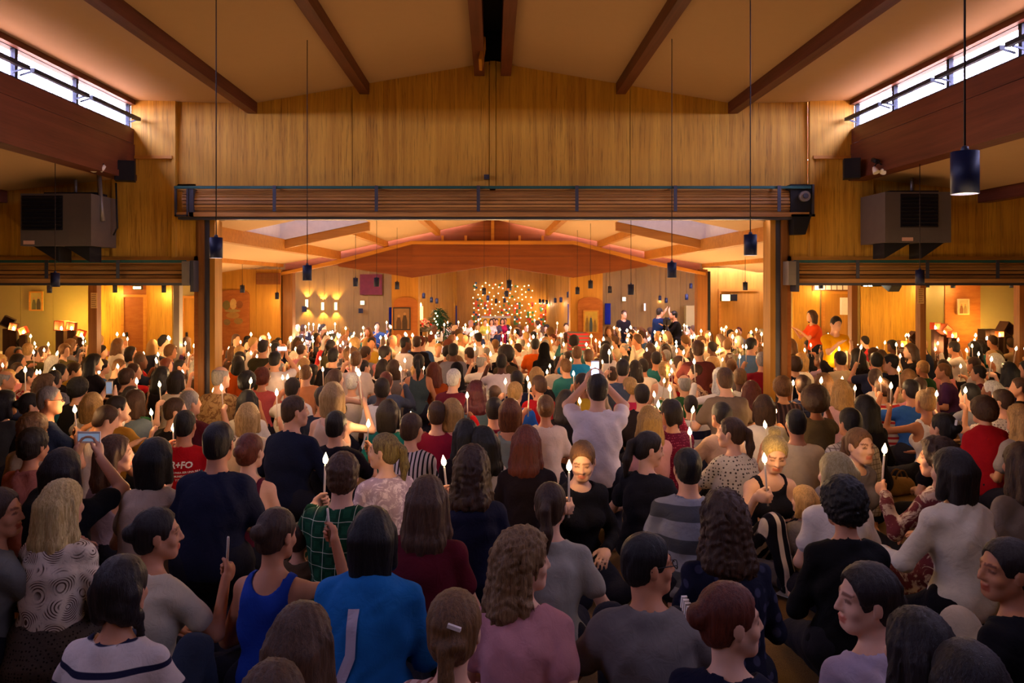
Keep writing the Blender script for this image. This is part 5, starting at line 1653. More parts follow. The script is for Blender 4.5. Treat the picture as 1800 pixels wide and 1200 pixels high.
    P(1612, 1140, 'person seen as brown head', 'long', '201418', 'long', 'dk', h=0.80, by=-10, hy=0, label='person at the front edge seen only as dark brown head')
    P(1700, 1205, 'person cropped at lower edge', 'long', '181218', 'bob', 'dk', h=0.78, label='person cropped by the lower edge, only dark crown showing')
    P(1768, 1000, 'person in black short sleeved top', 'tee', '121218', 'bun', 'dk', h=0.80, by=-30, hy=-60, arms='out', bc='b8a890', skin=3, legs='kneesup', label='person in black short sleeved top and pale trousers in profile')
    P(2, 900, 'person at the left edge in dark tee', 'tee', '707068', 'short', 'br', h=0.80, by=40, hy=45, arms='front', skin=1, male=True, label='person cut by the left edge with bare forearm reaching forward')
    P(480, 1205, 'person at lower edge between two others', 'long', '1c1418', 'long', 'mb', h=0.76, label='person whose crown just shows above the lower edge', d=2.12)
    P(111, 826, 'person in black tee with phone', 'tee', '141418', 'bob', 'dk', h=0.90, by=0, hy=4, arms='phone', label='person in black tee holding up a phone behind crochet sweater', male=True)
    P(60, 783, 'person in salmon top', 'tee', 'b0706a', 'messy', 'dk', h=0.90, by=8, hy=10, skin=1, label='person in salmon top behind the black tee with phone', wide=1.1)
    P(205, 797, 'person in lilac strap dress', 'tank', 'a898a4', 'long', 'mb', h=0.84, by=30, hy=35, skin=2, label='person in lilac strap dress turned to the side', arms='cR')
    P(275, 806, 'person in oatmeal top', 'tee', 'b8a490', 'bob', 'bk', h=0.92, by=4, hy=8, wide=1.15, label='person in oatmeal top with broad back')
    P(326, 747, 'person in red printed tee', 'tee', 'b0101a', 'short', 'bk', h=0.94, male=True, by=-4, hy=6, skin=1, label='person in red tee with white lettering on the back', arms='cL')
    P(188, 738, 'person in white tee looking down', 'tee', W0, 'short', 'br', h=0.90, male=True, by=30, hy=32, hp=22, skin=2, arms='front', label='person in white tee looking down, seated sideways', wide=1.05)
    P(89, 703, 'person in navy polo with glasses', 'tee', '232c40', 'buzz', 'gy', h=1.02, male=True, by=45, hy=30, skin=1, arms='front', wide=1.15, label='person in navy polo and glasses in profile')
    P(11, 708, 'person in charcoal top at left edge', 'long', '3a3a3a', 'bob', 'bk', h=0.98, by=18, hy=20, wide=1.1, label='person in charcoal top cut by the left edge')
    P(55, 712, 'person in black between polo and charcoal', 'tee', BKC, 'bun', 'bk', arms='cL', h=0.90, by=30, hy=30, label='person in black between the navy polo and charcoal top')
    P(60, 755, 'person with light curls', 'tee', 'a89a84', 'curly', 'lb', arms='hR', h=0.86, by=12, hy=14, label='person in beige tee in front of the navy polo')
    P(163, 712, 'person in white tee reaching up with phone', 'tee', W0, 'bob', 'bl', h=0.94, by=4, hy=0, arms='phone', label='person in white tee reaching up with a white phone', skin=5)
    P(208, 718, 'person in mustard tee', 'tee', 'a87a2c', 'short', 'dk', h=0.90, male=True, by=20, hy=36, skin=2, arms='cR', label='person in mustard tee in profile with candles')
    P(239, 706, 'person in faded denim shirt', 'long', '5c6a78', 'bob', 'br', arms='hL', h=0.90, by=8, hy=4, label='person in faded denim shirt beside mustard tee')
    P(310, 722, 'person in black looking aside', 'tee', '1a1618', 'short', 'br', h=0.92, male=True, by=30, hy=40, skin=2, label='person in black tee in profile behind red printed tee')
    P(335, 708, 'person in maroon polo', 'tee', '4a1420', 'short', 'gy', arms='hR', h=0.96, male=True, by=20, hy=26, label='person in maroon polo behind the red printed tee', wide=1.1)
    P(389, 663, 'person in beige patterned shirt', 'tee', '9a7c58', 'bald', 'gy', h=1.04, male=True, by=14, hy=20, pat='floral:14', c2='6a4a30', arms='cR', skin=2, wide=1.15, label='person in beige patterned shirt with lit candle before pillar')
    P(435, 672, 'person in brown grey top', 'tank', '5a4a44', 'curly', 'bk', h=1.0, by=8, hy=6, wide=1.2, skin=1, label='person in brown grey sleeveless top, broad back')
    P(436, 706, 'person in white with black hair', 'tee', W0, 'long', 'bk', h=0.86, by=-4, hy=0, label='person in white tee low behind the cream blouse')
    P(437, 732, 'person in cream blouse', 'tee', 'd8c4ac', 'bob', 'bl', arms='hR', h=0.88, by=4, hy=0, hs='e0bc80', label='person in cream blouse with straight bob')
    P(462, 664, 'person in coral top', 'tee', 'c85a56', 'curly', 'rd', h=0.90, by=10, hy=6, skin=1, label='person in coral top with lit candle', arms='cR')
    P(515, 682, 'person in white printed tee', 'tee', W0, 'short', 'dk', h=0.98, male=True, by=2, hy=10, skin=1, wide=1.1, label='person in white tee with dark lettering on the back', arms='hL')
    P(519, 722, 'person in navy long sleeved tee', 'long', '171c30', 'buzz', 'br', h=1.02, male=True, by=24, hy=36, skin=0, wide=1.15, label='person in navy long sleeved tee in profile', arms='knee')
    P(586, 697, 'person in cream sleeveless blouse', 'tank', 'd8b8a0', 'bob', 'bl', h=1.04, by=8, hy=4, skin=2, wide=1.1, arms='hR', label='person in cream sleeveless blouse raising a lit candle', hs='c8a470')
    P(592, 748, 'person in black tee with candle', 'tee', '17131c', 'short', 'bk', h=0.92, male=True, by=8, hy=10, skin=0, wide=1.15, arms='cR', label='person in black tee holding a tilted lit candle')
    P(683, 726, 'person in teal green tee', 'tee', '1c7a68', 'bob', 'dk', h=0.92, by=2, hy=6, wide=1.1, label='person in teal green tee with faint white print', arms='cR')
    P(724, 753, 'person in black and white striped shirt', 'long', 'cfc0c4', 'short', 'br', h=0.98, by=10, hy=16, pat='vstripe:210', c2='1c1820', label='person in black and white striped shirt')
    P(674, 792, 'person in lilac floral blouse', 'tee', 'b09aa4', 'pony', 'mb', h=0.92, by=-30, hy=-48, pat='floral:12', c2='e0d0d4', skin=5, label='person in lilac floral blouse in profile', hs='9a8a50')
    P(795, 724, 'person in pink floral top', 'tee', 'd89488', 'bob', 'bl', arms='cL', h=0.92, by=4, hy=4, pat='floral:20', c2='c05850', hs='d8a860', label='person in pink floral top with blonde bob')
    P(768, 728, 'person in crimson top', 'tee', '84142c', 'short', 'br', h=0.90, by=0, hy=0, label='person in crimson tee half behind pink floral top')
    P(818, 765, 'person in black with sleek hair', 'long', '1a1418', 'long', 'bk', h=0.84, by=-10, hy=-14, label='person in black long sleeves leaning beside pink floral top')
    P(846, 778, 'person in white leaning', 'tee', 'cfc2b4', 'long', 'bk', h=0.80, by=-30, hy=-20, label='person in white tee leaning with head tilted')
    P(897, 724, 'person in sage sleeveless top', 'tank', '8a9488', 'bob', 'rd', h=0.96, by=4, hy=4, skin=1, hs='8a5228', label='person in sage sleeveless top with gathered neckline', wide=1.05)
    P(837, 690, 'person in slate tee with red hair', 'tee', '4a5c60', 'longcurl', '4a1418', h=0.92, by=2, hy=0, label='person in slate tee with long deep red hair')
    P(869, 720, 'person in wine red shirt', 'tee', '781828', 'short', 'dk', arms='cR', h=0.86, male=True, by=2, hy=4, label='person in wine red shirt before slate tee')
    P(906, 690, 'person in cobalt blue shirt', 'tee', '1c4a9c', 'short', 'bl', arms='hL', h=0.92, male=True, by=10, hy=14, label='person in cobalt blue shirt')
    P(959, 716, 'person in off-white tee', 'tee', 'd8c4b4', 'bun', 'lb', arms='hL', h=0.92, by=2, hy=0, skin=1, label='person in off-white tee before black top')
    P(926, 778, 'person in black top with long ponytail', 'long', '1e1416', 'verylong', 'rd', h=0.92, by=4, hy=12, label='person in black top with very long auburn hair')
    P(995, 706, 'person in black beside the tall white tee', 'long', '1c1618', 'long', 'dk', h=0.88, by=0, hy=6, label='person in black sweater holding low candle near tall white tee', arms='cR')
    P(1050, 684, 'person in tall white tee with phone', 'tee', 'e2d4ce', 'short', 'dk', h=1.16, male=True, by=4, hy=-4, arms='phone', skin=2, wide=1.12, label='person in white tee kneeling tall and filming with phone')
    P(1167, 650, 'person in white strap top', 'tank', W0, 'pony', 'bl', arms='hR', h=0.98, by=0, hy=4, skin=2, label='person in white strap top with hair tied back')
    P(1095, 648, 'person in slate blue shirt', 'tee', '4c5666', 'short', 'dk', arms='hL', h=1.02, male=True, by=8, hy=6, label='person in slate blue shirt')
    P(1106, 680, 'person in magenta tee', 'tee', 'b82848', 'bun', 'bl', h=0.86, by=-10, hy=-20, label='person in magenta tee with hair up')
    P(1128, 694, 'person in dark brown jacket', 'long', '2c2220', 'short', 'dk', arms='cR', h=0.92, male=True, by=4, hy=0, label='person in dark brown jacket', wide=1.1)
    P(1141, 737, 'person in rose cardigan', 'long', 'c8908c', 'long', 'bl', arms='hR', h=0.82, by=-4, hy=4, label='person in rose cardigan with long fair hair', hs='d8a850')
    P(1178, 725, 'person in maroon dotted blouse', 'long', '6c1430', 'braid', 'dk', arms='hR', h=0.98, by=-14, hy=-18, pat='dots:55', c2='a84a60', wide=1.15, label='person in maroon dotted blouse')
    P(1214, 712, 'child in white tee with black stripe', 'tee', W0, 'short', 'dk', h=0.80, sc=0.9, by=4, hy=2, pat='band:30', c2='23243a', male=True, label='person in white tee with two navy stripes')
    P(1274, 667, 'person in taupe tee', 'tee', '7c6a58', 'short', 'mb', h=1.06, male=True, by=-6, hy=6, wide=1.2, arms='knee', label='person in taupe tee with broad back and candle', skin=2)
    P(1320, 688, 'person in scarlet top', 'tank', 'b8141a', 'long', 'rd', arms='cL', h=0.90, by=4, hy=0, label='person in scarlet top with long dark hair')
    P(1343, 716, 'person in white tee with dark bob', 'tee', W0, 'bob', 'br', arms='cR', h=0.88, by=6, hy=8, label='person in white tee with dark bob near the jamb', skin=1)
    P(1267, 730, 'person in pale rose tee', 'tee', 'd0b0a0', 'short', 'dk', arms='cL', h=0.88, by=-14, hy=-10, label='person in pale rose tee behind dotted cream blouse')
    P(1284, 760, 'person in cream dotted blouse', 'tee', 'd0c4ac', 'pony', 'br', h=0.90, by=-20, hy=-40, pat='dots:38', c2='4a4038', wide=1.25, skin=2, arms='cL', label='person in cream dotted blouse in half profile')
    P(1399, 744, 'person in glowing cream tee', 'tee', 'e4d0a8', 'short', 'bk', h=0.88, male=True, by=8, hy=0, skin=1, wide=1.15, label='person in cream tee lit from the front by a candle', arms='cL')
    P(1432, 705, 'person in olive top', 'tee', '5c5038', 'afro', 'br', arms='hR', h=0.96, by=0, hy=0, skin=4, label='person in olive top with round full hair')
    P(1493, 742, 'person in white checked shirt', 'tee', 'd4ccc0', 'short', 'bk', h=0.92, male=True, by=-6, hy=-10, pat='check:170', c2='8a7c70', wide=1.3, skin=1, label='person in white checked shirt with broad back')
    P(1519, 717, 'person in black with long black hair', 'long', '131218', 'verylong', 'bk', h=0.94, by=-6, hy=-10, label='person in black sweater behind the checked shirt')
    P(1625, 706, 'person in ribbed white tank', 'tank', W0, 'topbun', 'bl', arms='hL', h=0.98, by=-10, hy=-6, skin=3, label='person in ribbed white tank top')
    P(1600, 686, 'person in denim blue tee', 'tee', '2c5a9c', 'short', 'dk', arms='hL', h=0.98, male=True, by=-6, hy=-4, skin=1, wide=1.15, label='person in denim blue tee')
    P(1728, 722, 'person in red hooded sweater', 'hood', 'a81420', 'curly', 'br', h=0.96, by=-4, hy=-6, wide=1.1, arms='cR', label='person in red hooded sweater')
    P(1703, 693, 'person in light grey shirt', 'tee', '8a8a92', 'short', 'bk', h=0.96, male=True, by=-14, hy=-18, label='person in light grey shirt', arms='cL')
    P(1657, 752, 'person in black with hair clip', 'tee', '17141a', 'bun', 'bk', h=0.90, by=-12, hy=-14, label='person in black tee with silver hair clip', arms='cR')
    P(1647, 805, 'person in maroon floral dress', 'long', '6a3038', 'longcurl', 'br', h=0.88, by=-26, hy=-30, pat='floral:9', c2='c8b4a4', bottom='skirt', bc='6a3038', bpat='floral:9', bc2='c8b4a4', label='person in maroon and white floral dress', arms='cL')
    P(1795, 815, 'person at right edge in knit tee', 'tee', '7c7068', 'long', 'br', h=0.92, by=-8, hy=0, skin=1, label='person in grey knit tee cut by the right edge', wide=1.1)
    P(1550, 682, 'person in red and white striped top', 'tee', 'd8c8c0', 'pony', 'mb', arms='cL', h=0.92, by=-6, hy=0, pat='band:110', c2='b82830', label='person in red and white striped top')
    P(1478, 686, 'person in pale pink tee', 'tee', 'd8a8a0', 'long', 'bl', arms='hR', h=0.92, by=-4, hy=4, label='person in pale pink tee with long fair hair', hs='d8a860')
    P(1375, 682, 'person in striped navy shirt', 'long', '3a2c34', 'curly', 'lb', h=0.96, by=4, hy=-4, pat='vstripe:120', c2='6a5050', label='person in striped plum shirt', arms='cR')
    P(1411, 678, 'person in blue plaid shirt', 'long', '3a4468', 'messy', 'br', h=0.94, by=2, hy=0, pat='plaid:80', c2='a0a8c0', label='person in blue plaid shirt', male=True)
    P(1447, 675, 'person in dark grey cardigan', 'long', '38302c', 'longcurl', 'lb', h=0.94, by=-2, hy=0, label='person in dark grey cardigan', arms='cR')
    P(1760, 705, 'person in dotted white blouse', 'tee', 'd8ccc4', 'short', 'br', arms='hL', h=0.94, by=-20, hy=-20, pat='dots:45', c2='6a5a54', label='person in dotted white blouse past the red hood')
    P(1790, 735, 'person in grey with long hair', 'tee', '9a9290', 'long', 'bl', h=0.92, by=-10, hy=-8, label='person in grey tee past the red hood')
    # middle and rear rows
    P(1564, 637, 'person in black wide shirt', 'tee', '121116', 'short', 'bk', h=0.98, male=True, by=-30, hy=-30, wide=1.25, label='person in wide black shirt')
    P(1540, 634, 'person in navy checked shirt', 'tee', '262c44', 'short', 'bk', arms='hL', h=1.0, male=True, by=10, hy=0, wide=1.2, label='person in navy shirt beside wide black shirt')
    P(1476, 631, 'person in cream shirt', 'tee', 'd8c49c', 'short', 'dk', arms='hR', h=0.98, male=True, by=-8, hy=0, label='person in cream shirt below the yellow tee')
    P(1506, 626, 'person in black below yellow tee', 'long', '141016', 'verylong', 'bk', h=0.98, by=-10, hy=0, arms='cL', label='person in black with long hair beside cream shirt')
    P(1470, 569, 'person in bright yellow tee', 'tee', 'f0b010', 'short', 'dk', h=1.48, male=True, legs='stand', by=178, hy=0, hp=16, arms='front', skin=2, d=12.4, bc='16141a', label='person in bright yellow tee standing and handing out candles')
    P(1426, 552, 'person in orange tee', 'tee', 'd84a18', 'bob', 'br', h=1.52, legs='stand', by=-95, hy=0, arms='front', d=16.0, label='person in orange tee standing sideways by the wall')
    P(1339, 633, 'person in deep red polo', 'tee', '841420', 'short', 'gy', arms='hL', h=0.98, male=True, by=6, hy=0, wide=1.2, label='person in deep red polo before the jamb')
    P(1322, 606, 'person in steel blue top', 'tee', '5a7894', 'short', 'bk', h=1.12, male=True, by=30, hy=40, wide=1.1, label='person in steel blue top kneeling tall by the jamb', bc='c8a468')
    P(1286, 644, 'person in grey tee with shaved head', 'tee', '8a8890', 'buzz', 'lb', arms='hR', h=0.98, male=True, by=8, hy=8, skin=2, label='person in grey tee with shaved head')
    P(1227, 614, 'person in brown red shirt', 'tee', '6a3230', 'messy', 'mb', arms='cL', h=1.16, male=True, by=6, hy=8, label='person in brown red shirt kneeling tall')
    P(1222, 655, 'person in floral strap top', 'tank', 'c8a898', 'short', 'br', h=0.92, by=-40, hy=-40, pat='floral:20', c2='4a2a28', skin=5, label='person in floral strap top in profile', arms='cL')
    P(1253, 642, 'person in tan strap top', 'tank', '3a2420', 'curly', 'bl', h=0.94, by=0, hy=0, skin=1, label='person in dark strap top with light curls')
    P(1014, 621, 'person in turquoise shirt', 'tee', '1c8ac0', 'short', 'lb', arms='hL', h=1.0, male=True, by=-6, hy=4, wide=1.25, label='person in turquoise shirt')
    P(941, 606, 'person in orange tee among white robes', 'tee', 'e06010', 'short', 'bk', h=1.0, male=True, by=4, hy=4, label='person in orange tee before the robed rows')
    P(957, 614, 'person in black head scarf', 'long', '141216', 'hijab', 'bk', h=0.98, by=2, hy=4, label='person in black head scarf beside orange tee')
    P(882, 636, 'person in white tee and short hair', 'tee', 'e4d4cc', 'buzz', 'bk', h=0.98, male=True, by=2, hy=4, skin=6, wide=1.1, label='person in white tee before full curls', arms='hL')
    P(890, 624, 'person with full curls', 'long', '4a3c28', 'afro', 'dk', h=0.98, by=4, hy=0, skin=4, label='person in khaki with full round curls')
    P(797, 616, 'person in mid grey tee', 'tee', '77737a', 'short', 'bk', h=1.04, male=True, by=4, hy=6, skin=6, label='person in mid grey tee before the robed rows', wide=1.1)
    P(733, 602, 'person in black polo', 'tee', '1a1820', 'short', 'br', h=1.06, male=True, by=0, hy=4, wide=1.15, label='person in black polo below the flower stand')
    P(714, 603, 'person in white at the portrait pillar', 'tee', 'e8e0d4', 'buzz', 'bk', h=1.1, male=True, by=50, hy=20, skin=6, label='person in white below the double portrait icon', d=13.5)
    P(626, 632, 'person in ivory tee', 'tee', 'e0ccb4', 'buzz', 'lb', arms='hL', h=1.04, male=True, by=2, hy=2, skin=2, wide=1.2, label='person in ivory tee with cropped hair')
    P(586, 626, 'person in black crew tee', 'tee', '1a161c', 'short', 'bk', arms='cR', h=1.04, male=True, by=2, hy=4, wide=1.2, label='person in black crew tee beside ivory tee')
    P(484, 632, 'person in white tee filming', 'tee', 'd0c8cc', 'short', 'bk', h=1.02, male=True, by=4, hy=4, arms='phone', label='person in white tee filming with a bright phone', wide=1.1)
    P(463, 610, 'person in dark olive polo', 'tee', '38341f', 'short', 'dk', arms='hL', h=1.1, male=True, by=4, hy=6, wide=1.2, label='person in dark olive polo')
    P(538, 656, 'person in peach shirt', 'tee', 'd08a5c', 'buzz', 'lb', h=0.98, male=True, by=0, hy=2, skin=2, label='person in peach shirt', arms='cR')
    P(679, 670, 'person in grey blue sweater', 'long', '4c5464', 'short', 'rd', arms='hR', h=0.96, male=True, by=0, hy=2, label='person in grey blue sweater', wide=1.1)
    P(692, 647, 'person in ash grey sweater', 'long', '6a6468', 'bob', 'br', arms='hR', h=0.98, by=-6, hy=-10, label='person in ash grey sweater', wide=1.1)
    P(619, 672, 'person in white with white hair', 'tee', 'e0d4c4', 'short', 'wh', h=0.86, by=0, hy=4, label='person in white top with white hair')
    P(736, 637, 'person in slate top with dark braid', 'tank', '3c4a4c', 'pony', 'bk', h=1.0, by=0, hy=0, skin=3, label='person in slate sleeveless top')
    P(763, 652, 'person in rust top', 'tee', 'a84a18', 'verylong', 'rd', arms='cL', h=0.98, by=2, hy=4, label='person in rust top with long auburn hair')
    P(803, 652, 'person in dark check shawl', 'long', '2a2624', 'hijab', '1c181a', h=0.94, by=2, hy=0, label='person in dark checked shawl and head covering', pat='check:90', c2='6a6058')
    P(131, 652, 'person in yellow jacket', 'hood', 'b88c14', 'short', 'br', h=0.96, by=30, hy=40, hp=14, arms='cR', skin=2, label='person in yellow jacket in profile')
    P(106, 655, 'person in black with flowing hair', 'long', '1a1416', 'verylong', 'bk', h=0.96, by=30, hy=30, label='person in black beside yellow jacket')
    P(210, 645, 'person in dark suit jacket', 'long', '2a1e22', 'buzz', 'lb', arms='cL', h=1.0, male=True, by=50, hy=40, hp=20, label='person in dark suit jacket looking down')
    P(224, 664, 'person in dark printed blouse', 'tee', '2c2022', 'messy', 'br', h=0.94, by=10, hy=20, pat='floral:24', c2='6a4c44', label='person in dark printed blouse')
    P(286, 660, 'person in black tank with long hair', 'tank', '1a1418', 'verylong', 'bk', h=0.94, by=10, hy=20, label='person in black top near the jamb with candle', arms='cR')
    P(312, 668, 'person in white blouse by the jamb', 'tee', 'd8c8b4', 'bob', 'dk', arms='cL', h=0.92, by=10, hy=10, label='person in white blouse near the left jamb')
    P(167, 637, 'person in black dress top', 'long', '17131a', 'verylong', 'bk', h=0.98, by=30, hy=34, arms='cR', label='person in black long sleeves with candle before phone')
    P(50, 662, 'person in red patterned top', 'tee', 'b02c30', 'bun', 'dk', arms='cL', h=0.94, by=26, hy=30, pat='floral:18', c2='e0c8c0', label='person in red and white patterned top')
    P(11, 668, 'person in black fleece at left edge', 'long', '19161a', 'bald', 'gy', h=1.0, male=True, by=40, hy=30, skin=1, label='person in black fleece at the left edge')
    P(139, 684, 'person in dark tee with curls', 'tee', '1c1a1c', 'curly', 'bk', h=0.92, by=14, hy=10, label='person in dark tee before the yellow jacket')
    P(1160, 552, 'person in blue filming', 'tee', '1c3468', 'short', 'dk', h=1.5, male=True, legs='stand', by=60, hy=0, arms='phone', d=21.5, label='person in blue standing behind the video camera')
    P(1184, 560, 'person in black at video camera', 'long', '141218', 'short', 'bk', h=1.42, male=True, legs='stand', by=-90, hy=0, arms='front', d=21.3, label='person in black standing beside the video camera')
    P(1097, 560, 'person in black standing by wall', 'long', '1a1418', 'short', 'br', h=1.42, male=True, legs='stand', by=160, hy=0, d=22.5, label='person in black standing before the dim right wall')
    # children in front of the altar
    for k, (px, tc, hy_) in enumerate(((853, 'b8b84a', 560), (864, 'd8ccc4', 577), (873, '4a4450', 575), (883, '9c1840', 578), (888, '3a3038', 570), (868, '5a4a30', 567))):
        P(px, hy_ - 2, 'child standing before the altar in ' + ('lime', 'white', 'grey', 'crimson', 'dark', 'brown')[k], 'tee', tc, 'bob' if k % 2 else 'short', 'dk', h=1.48, sc=0.76, legs='stand', by=175, d=25.0 + 0.25 * k, skin=1,
          label='child in %s standing with others before the altar' % ('lime top', 'white blouse', 'grey top', 'crimson dress', 'dark jacket', 'brown shirt')[k], bc=('3a4050', '2c3448', '343c50', '9c1840', '242430', '3c3428')[k])
catalogue()
N_CAT = len(PERSONS)

# ------------------------------------------------------------------ the rest of the crowd
R2 = random.Random(23)
PALETTE = [('white', 'e4dcd0', 7), ('cream', 'd8c8a8', 4), ('black', '16141a', 7), ('navy', '1e2438', 5), ('grey', '77747a', 4), ('maroon', '641826', 3), ('red', 'b01a20', 3), ('pink', 'c88084', 3), ('blue', '2c5490', 3),
           ('teal', '2a6a6c', 1), ('orange', 'c8581c', 1), ('olive', '57502e', 2), ('brown', '4e3626', 3), ('purple', '54305c', 1), ('green', '2c5a34', 1), ('beige', 'b49a78', 3), ('mustard', 'b08a24', 1), ('lilac', 'a890a8', 1)]
PW = [c for c in PALETTE for _ in range(c[2])]
HW = ['dk'] * 6 + ['bk'] * 5 + ['br'] * 6 + ['mb'] * 4 + ['lb'] * 4 + ['bl'] * 4 + ['gy', 'wh', 'rd', 'rd']
HSF = ['bob', 'long', 'long', 'pony', 'bun', 'longcurl', 'verylong', 'short']; HSM = ['short', 'short', 'short', 'buzz', 'messy', 'curly', 'bald']
GARM = {'tee': 'tee', 'long': 'sweater', 'tank': 'sleeveless top'}
PRE = []
for q in range(26):
    male = q % 2 == 0
    PRE.append((R2.choice([0.78, 0.86, 0.98]), R2.choice([0, 0, 35, -35]), ['lap', 'hR', 'cL', 'hL', 'cR', 'hR', 'hL'][q % 7], male, R2.choice(['tee', 'tee', 'long'] + ([] if male else ['tank']))))

taken = [(p['x'], p['y']) for p in PERSONS]
SPOTS = []
def fill(x0f, x1f, y0, y1, step, yawf, white=0.0, keep=0.93, hraise=0.0):
    y = y0
    while y < y1:
        xa, xb = max(x0f, -0.66 * y - 0.5), min(x1f, 0.71 * y + 0.5)
        x = xa + R2.uniform(0, step)
        while x < xb:
            px_, py_ = x + R2.uniform(-.16, .16), y + R2.uniform(-.2, .2)
            ok = all((px_ - a) ** 2 + (py_ - b) ** 2 > 0.26 for a, b in taken) and R2.random() < keep
            for pil in (-3.93, 3.93): ok = ok and not (abs(px_ - pil) < 0.35 and abs(py_ - 10.6) < 0.5)
            for pa in (165, 312, 1620, 1795, 1500): ok = ok and not (abs(px_ - X(pa, 14)) < 0.4 and abs(py_ - 14) < 0.4)
            for (a, b) in ((X(711, 20), 20.2), (X(1031, 20), 20.2), (X(506, 20), 20.1), (X(1234, 20), 20.1), (X(740, 21), 21.0), (X(1018, 17.5), 17.8), (X(772, 24), 24.0)):
                ok = ok and not (abs(px_ - a) < 0.6 and abs(py_ - b) < 0.5)
            if ok:
                taken.append((px_, py_)); SPOTS.append((px_, py_, yawf(px_, py_), white, hraise))
            x += step
        y += step * 1.08
ahead = lambda x, y: R2.gauss(-x * 3, 14)
def inward(x, y): return (R2.gauss(55, 25) if x < 0 else R2.gauss(-55, 25))
def facing(x, y): return (R2.gauss(125, 30) if x < 0 else R2.gauss(-125, 30))
fill(-9, 9, 7.9, 10.2, 0.58, ahead)
fill(-3.6, 3.6, 10.9, 15.6, 0.60, ahead)
fill(-12, -4.2, 11.0, 17.4, 0.62, inward)
fill(4.2, 12.5, 11.0, 17.4, 0.62, inward)
fill(-6.6, -1.9, 15.6, 19.3, 0.64, facing)
fill(1.9, 7.0, 15.6, 19.9, 0.64, facing)
fill(-1.75, -0.5, 15.6, 27.5, 0.72, lambda x, y: R2.gauss(75, 30), 1.0)
fill(0.5, 1.75, 15.6, 27.5, 0.72, lambda x, y: R2.gauss(-75, 30), 1.0)
fill(-0.5, 0.5, 15.6, 20.0, 0.72, ahead, 1.0)
fill(-7.0, -1.9, 20.6, 25.0, 0.68, facing)
fill(1.9, 7.5, 20.6, 25.0, 0.68, facing)

SPOTS.sort(key=lambda s: s[1])
N_IND = 298
stuffV, stuffQ, stuffT, stuffC = [], [], [], []
far_candles = []
nv = 0
anchors = [p for p in PERSONS if p['ref'].startswith('person in') and 4.5 < p['d'] < 17]
LABELS = set(p['o']['label'] for p in PERSONS)
def place_words(x, y, base):
    cand = sorted(anchors, key=lambda p: (p['head'].x - x) ** 2 + (p['head'].y - y) ** 2)
    for p in cand[:40]:
        dx, dy = x - p['head'].x, y - p['head'].y
        if abs(dx) > abs(dy): w = 'right of' if dx > 0 else 'left of'
        else: w = 'behind' if dy > 0 else 'in front of'
        if math.hypot(dx, dy) > 1.3 : w = 'some way ' + w
        lab = '%s %s the %s' % (base, w, p['ref'])
        if lab not in LABELS and len(lab.split()) <= 16:
            LABELS.add(lab); return lab
    return base
for i, (x, y, yaw, white, hr) in enumerate(SPOTS):
    far = len(PERSONS) >= N_IND
    h, hy, arms, male, top = R2.choice(PRE[:14] if far else PRE)
    if y < 10 and R2.random() < 0.15: arms = 'lap'
    if white and R2.random() < 0.9: cname, tc = 'white', R2.choice(['ece6dc', 'e4dcd0', 'f0eae0']); top = 'long'; male = True
    else: cname, tc, _ = R2.choice(PW)
    bc = tc if (white and cname == 'white') else R2.choice(['23232c', '1a1a20', '2c3448', '3a342c', '241c1c'])
    hair = R2.choice(HSM if male else HSF); hc = R2.choice(HW)
    if hair == 'bald': hc = 'gy'
    sk = R2.choice([0, 1, 2, 3, 5, 7, 0, 1, 2, 4, 6]); sc = R2.uniform(0.93, 1.04)
    if not far:
        P_ = person(0, 0, '', top, tc, hair, hc, h=h, by=yaw, hy=hy, arms=arms, male=male, skin=sk, sc=sc, pos=(x, y), bc=bc)
        base = 'person in %s %s' % (cname, GARM[top] if not (white and cname == 'white') else 'robe')
        if P_['candle'] is not None: base += ' with candle'
        P_['label'] = place_words(x, y, base); P_['o']['label'] = P_['label']; P_['ref'] = P_['label'].replace(' with candle', '').replace('the person in', 'the')
    else:
        key = (h, 'cross' if h < 0.80 else 'kneel', hy, 0, arms, 0.06, male, 1.0, 0, top, 'trousers', 1)
        ps, b_, t_, l_ = get_parts(key, 4)
        hv, hf = get_hair(hair, 4, 1)
        Rm = rotz(-math.radians(yaw)) * sc
        off = A_([x, y, floor_z(y)]) - Rm @ A_([ps.H[0], ps.H[1], 0])
        for (V, Q, T, c) in ((b_[0], b_[1], b_[2], SKINS[sk]), (t_[0], t_[1], None, tc), (l_[0], l_[1], None, bc), ((hv @ ps.HR.T) + ps.H, hf, None, HAIRC[hc])):
            stuffV.append(V @ Rm.T + off); stuffQ.append(Q + nv)
            if T is not None: stuffT.append(T + nv)
            stuffC.append(np.tile(np.array(lin(c), np.float32), (len(V), 1))); nv += len(V)
        if ps.candle is not None: far_candles.append(Vector(Rm @ ps.candle + off))
if stuffV:
    me = to_mesh('distant_crowd', np.concatenate(stuffV), np.concatenate(stuffQ), np.concatenate(stuffT), np.concatenate(stuffC))
    m, nt, b = new_mat('crowd_colours')
    at_ = node(nt, 'ShaderNodeAttribute', attribute_name='tint'); nt.links.new(at_.outputs['Color'], b.inputs['Base Color']); b.inputs['Roughness'].default_value = 0.85
    o = link('distant_crowd', me, None, m); tag(o, 'mass of seated people with candles filling the far hall', 'crowd', None, 'stuff')

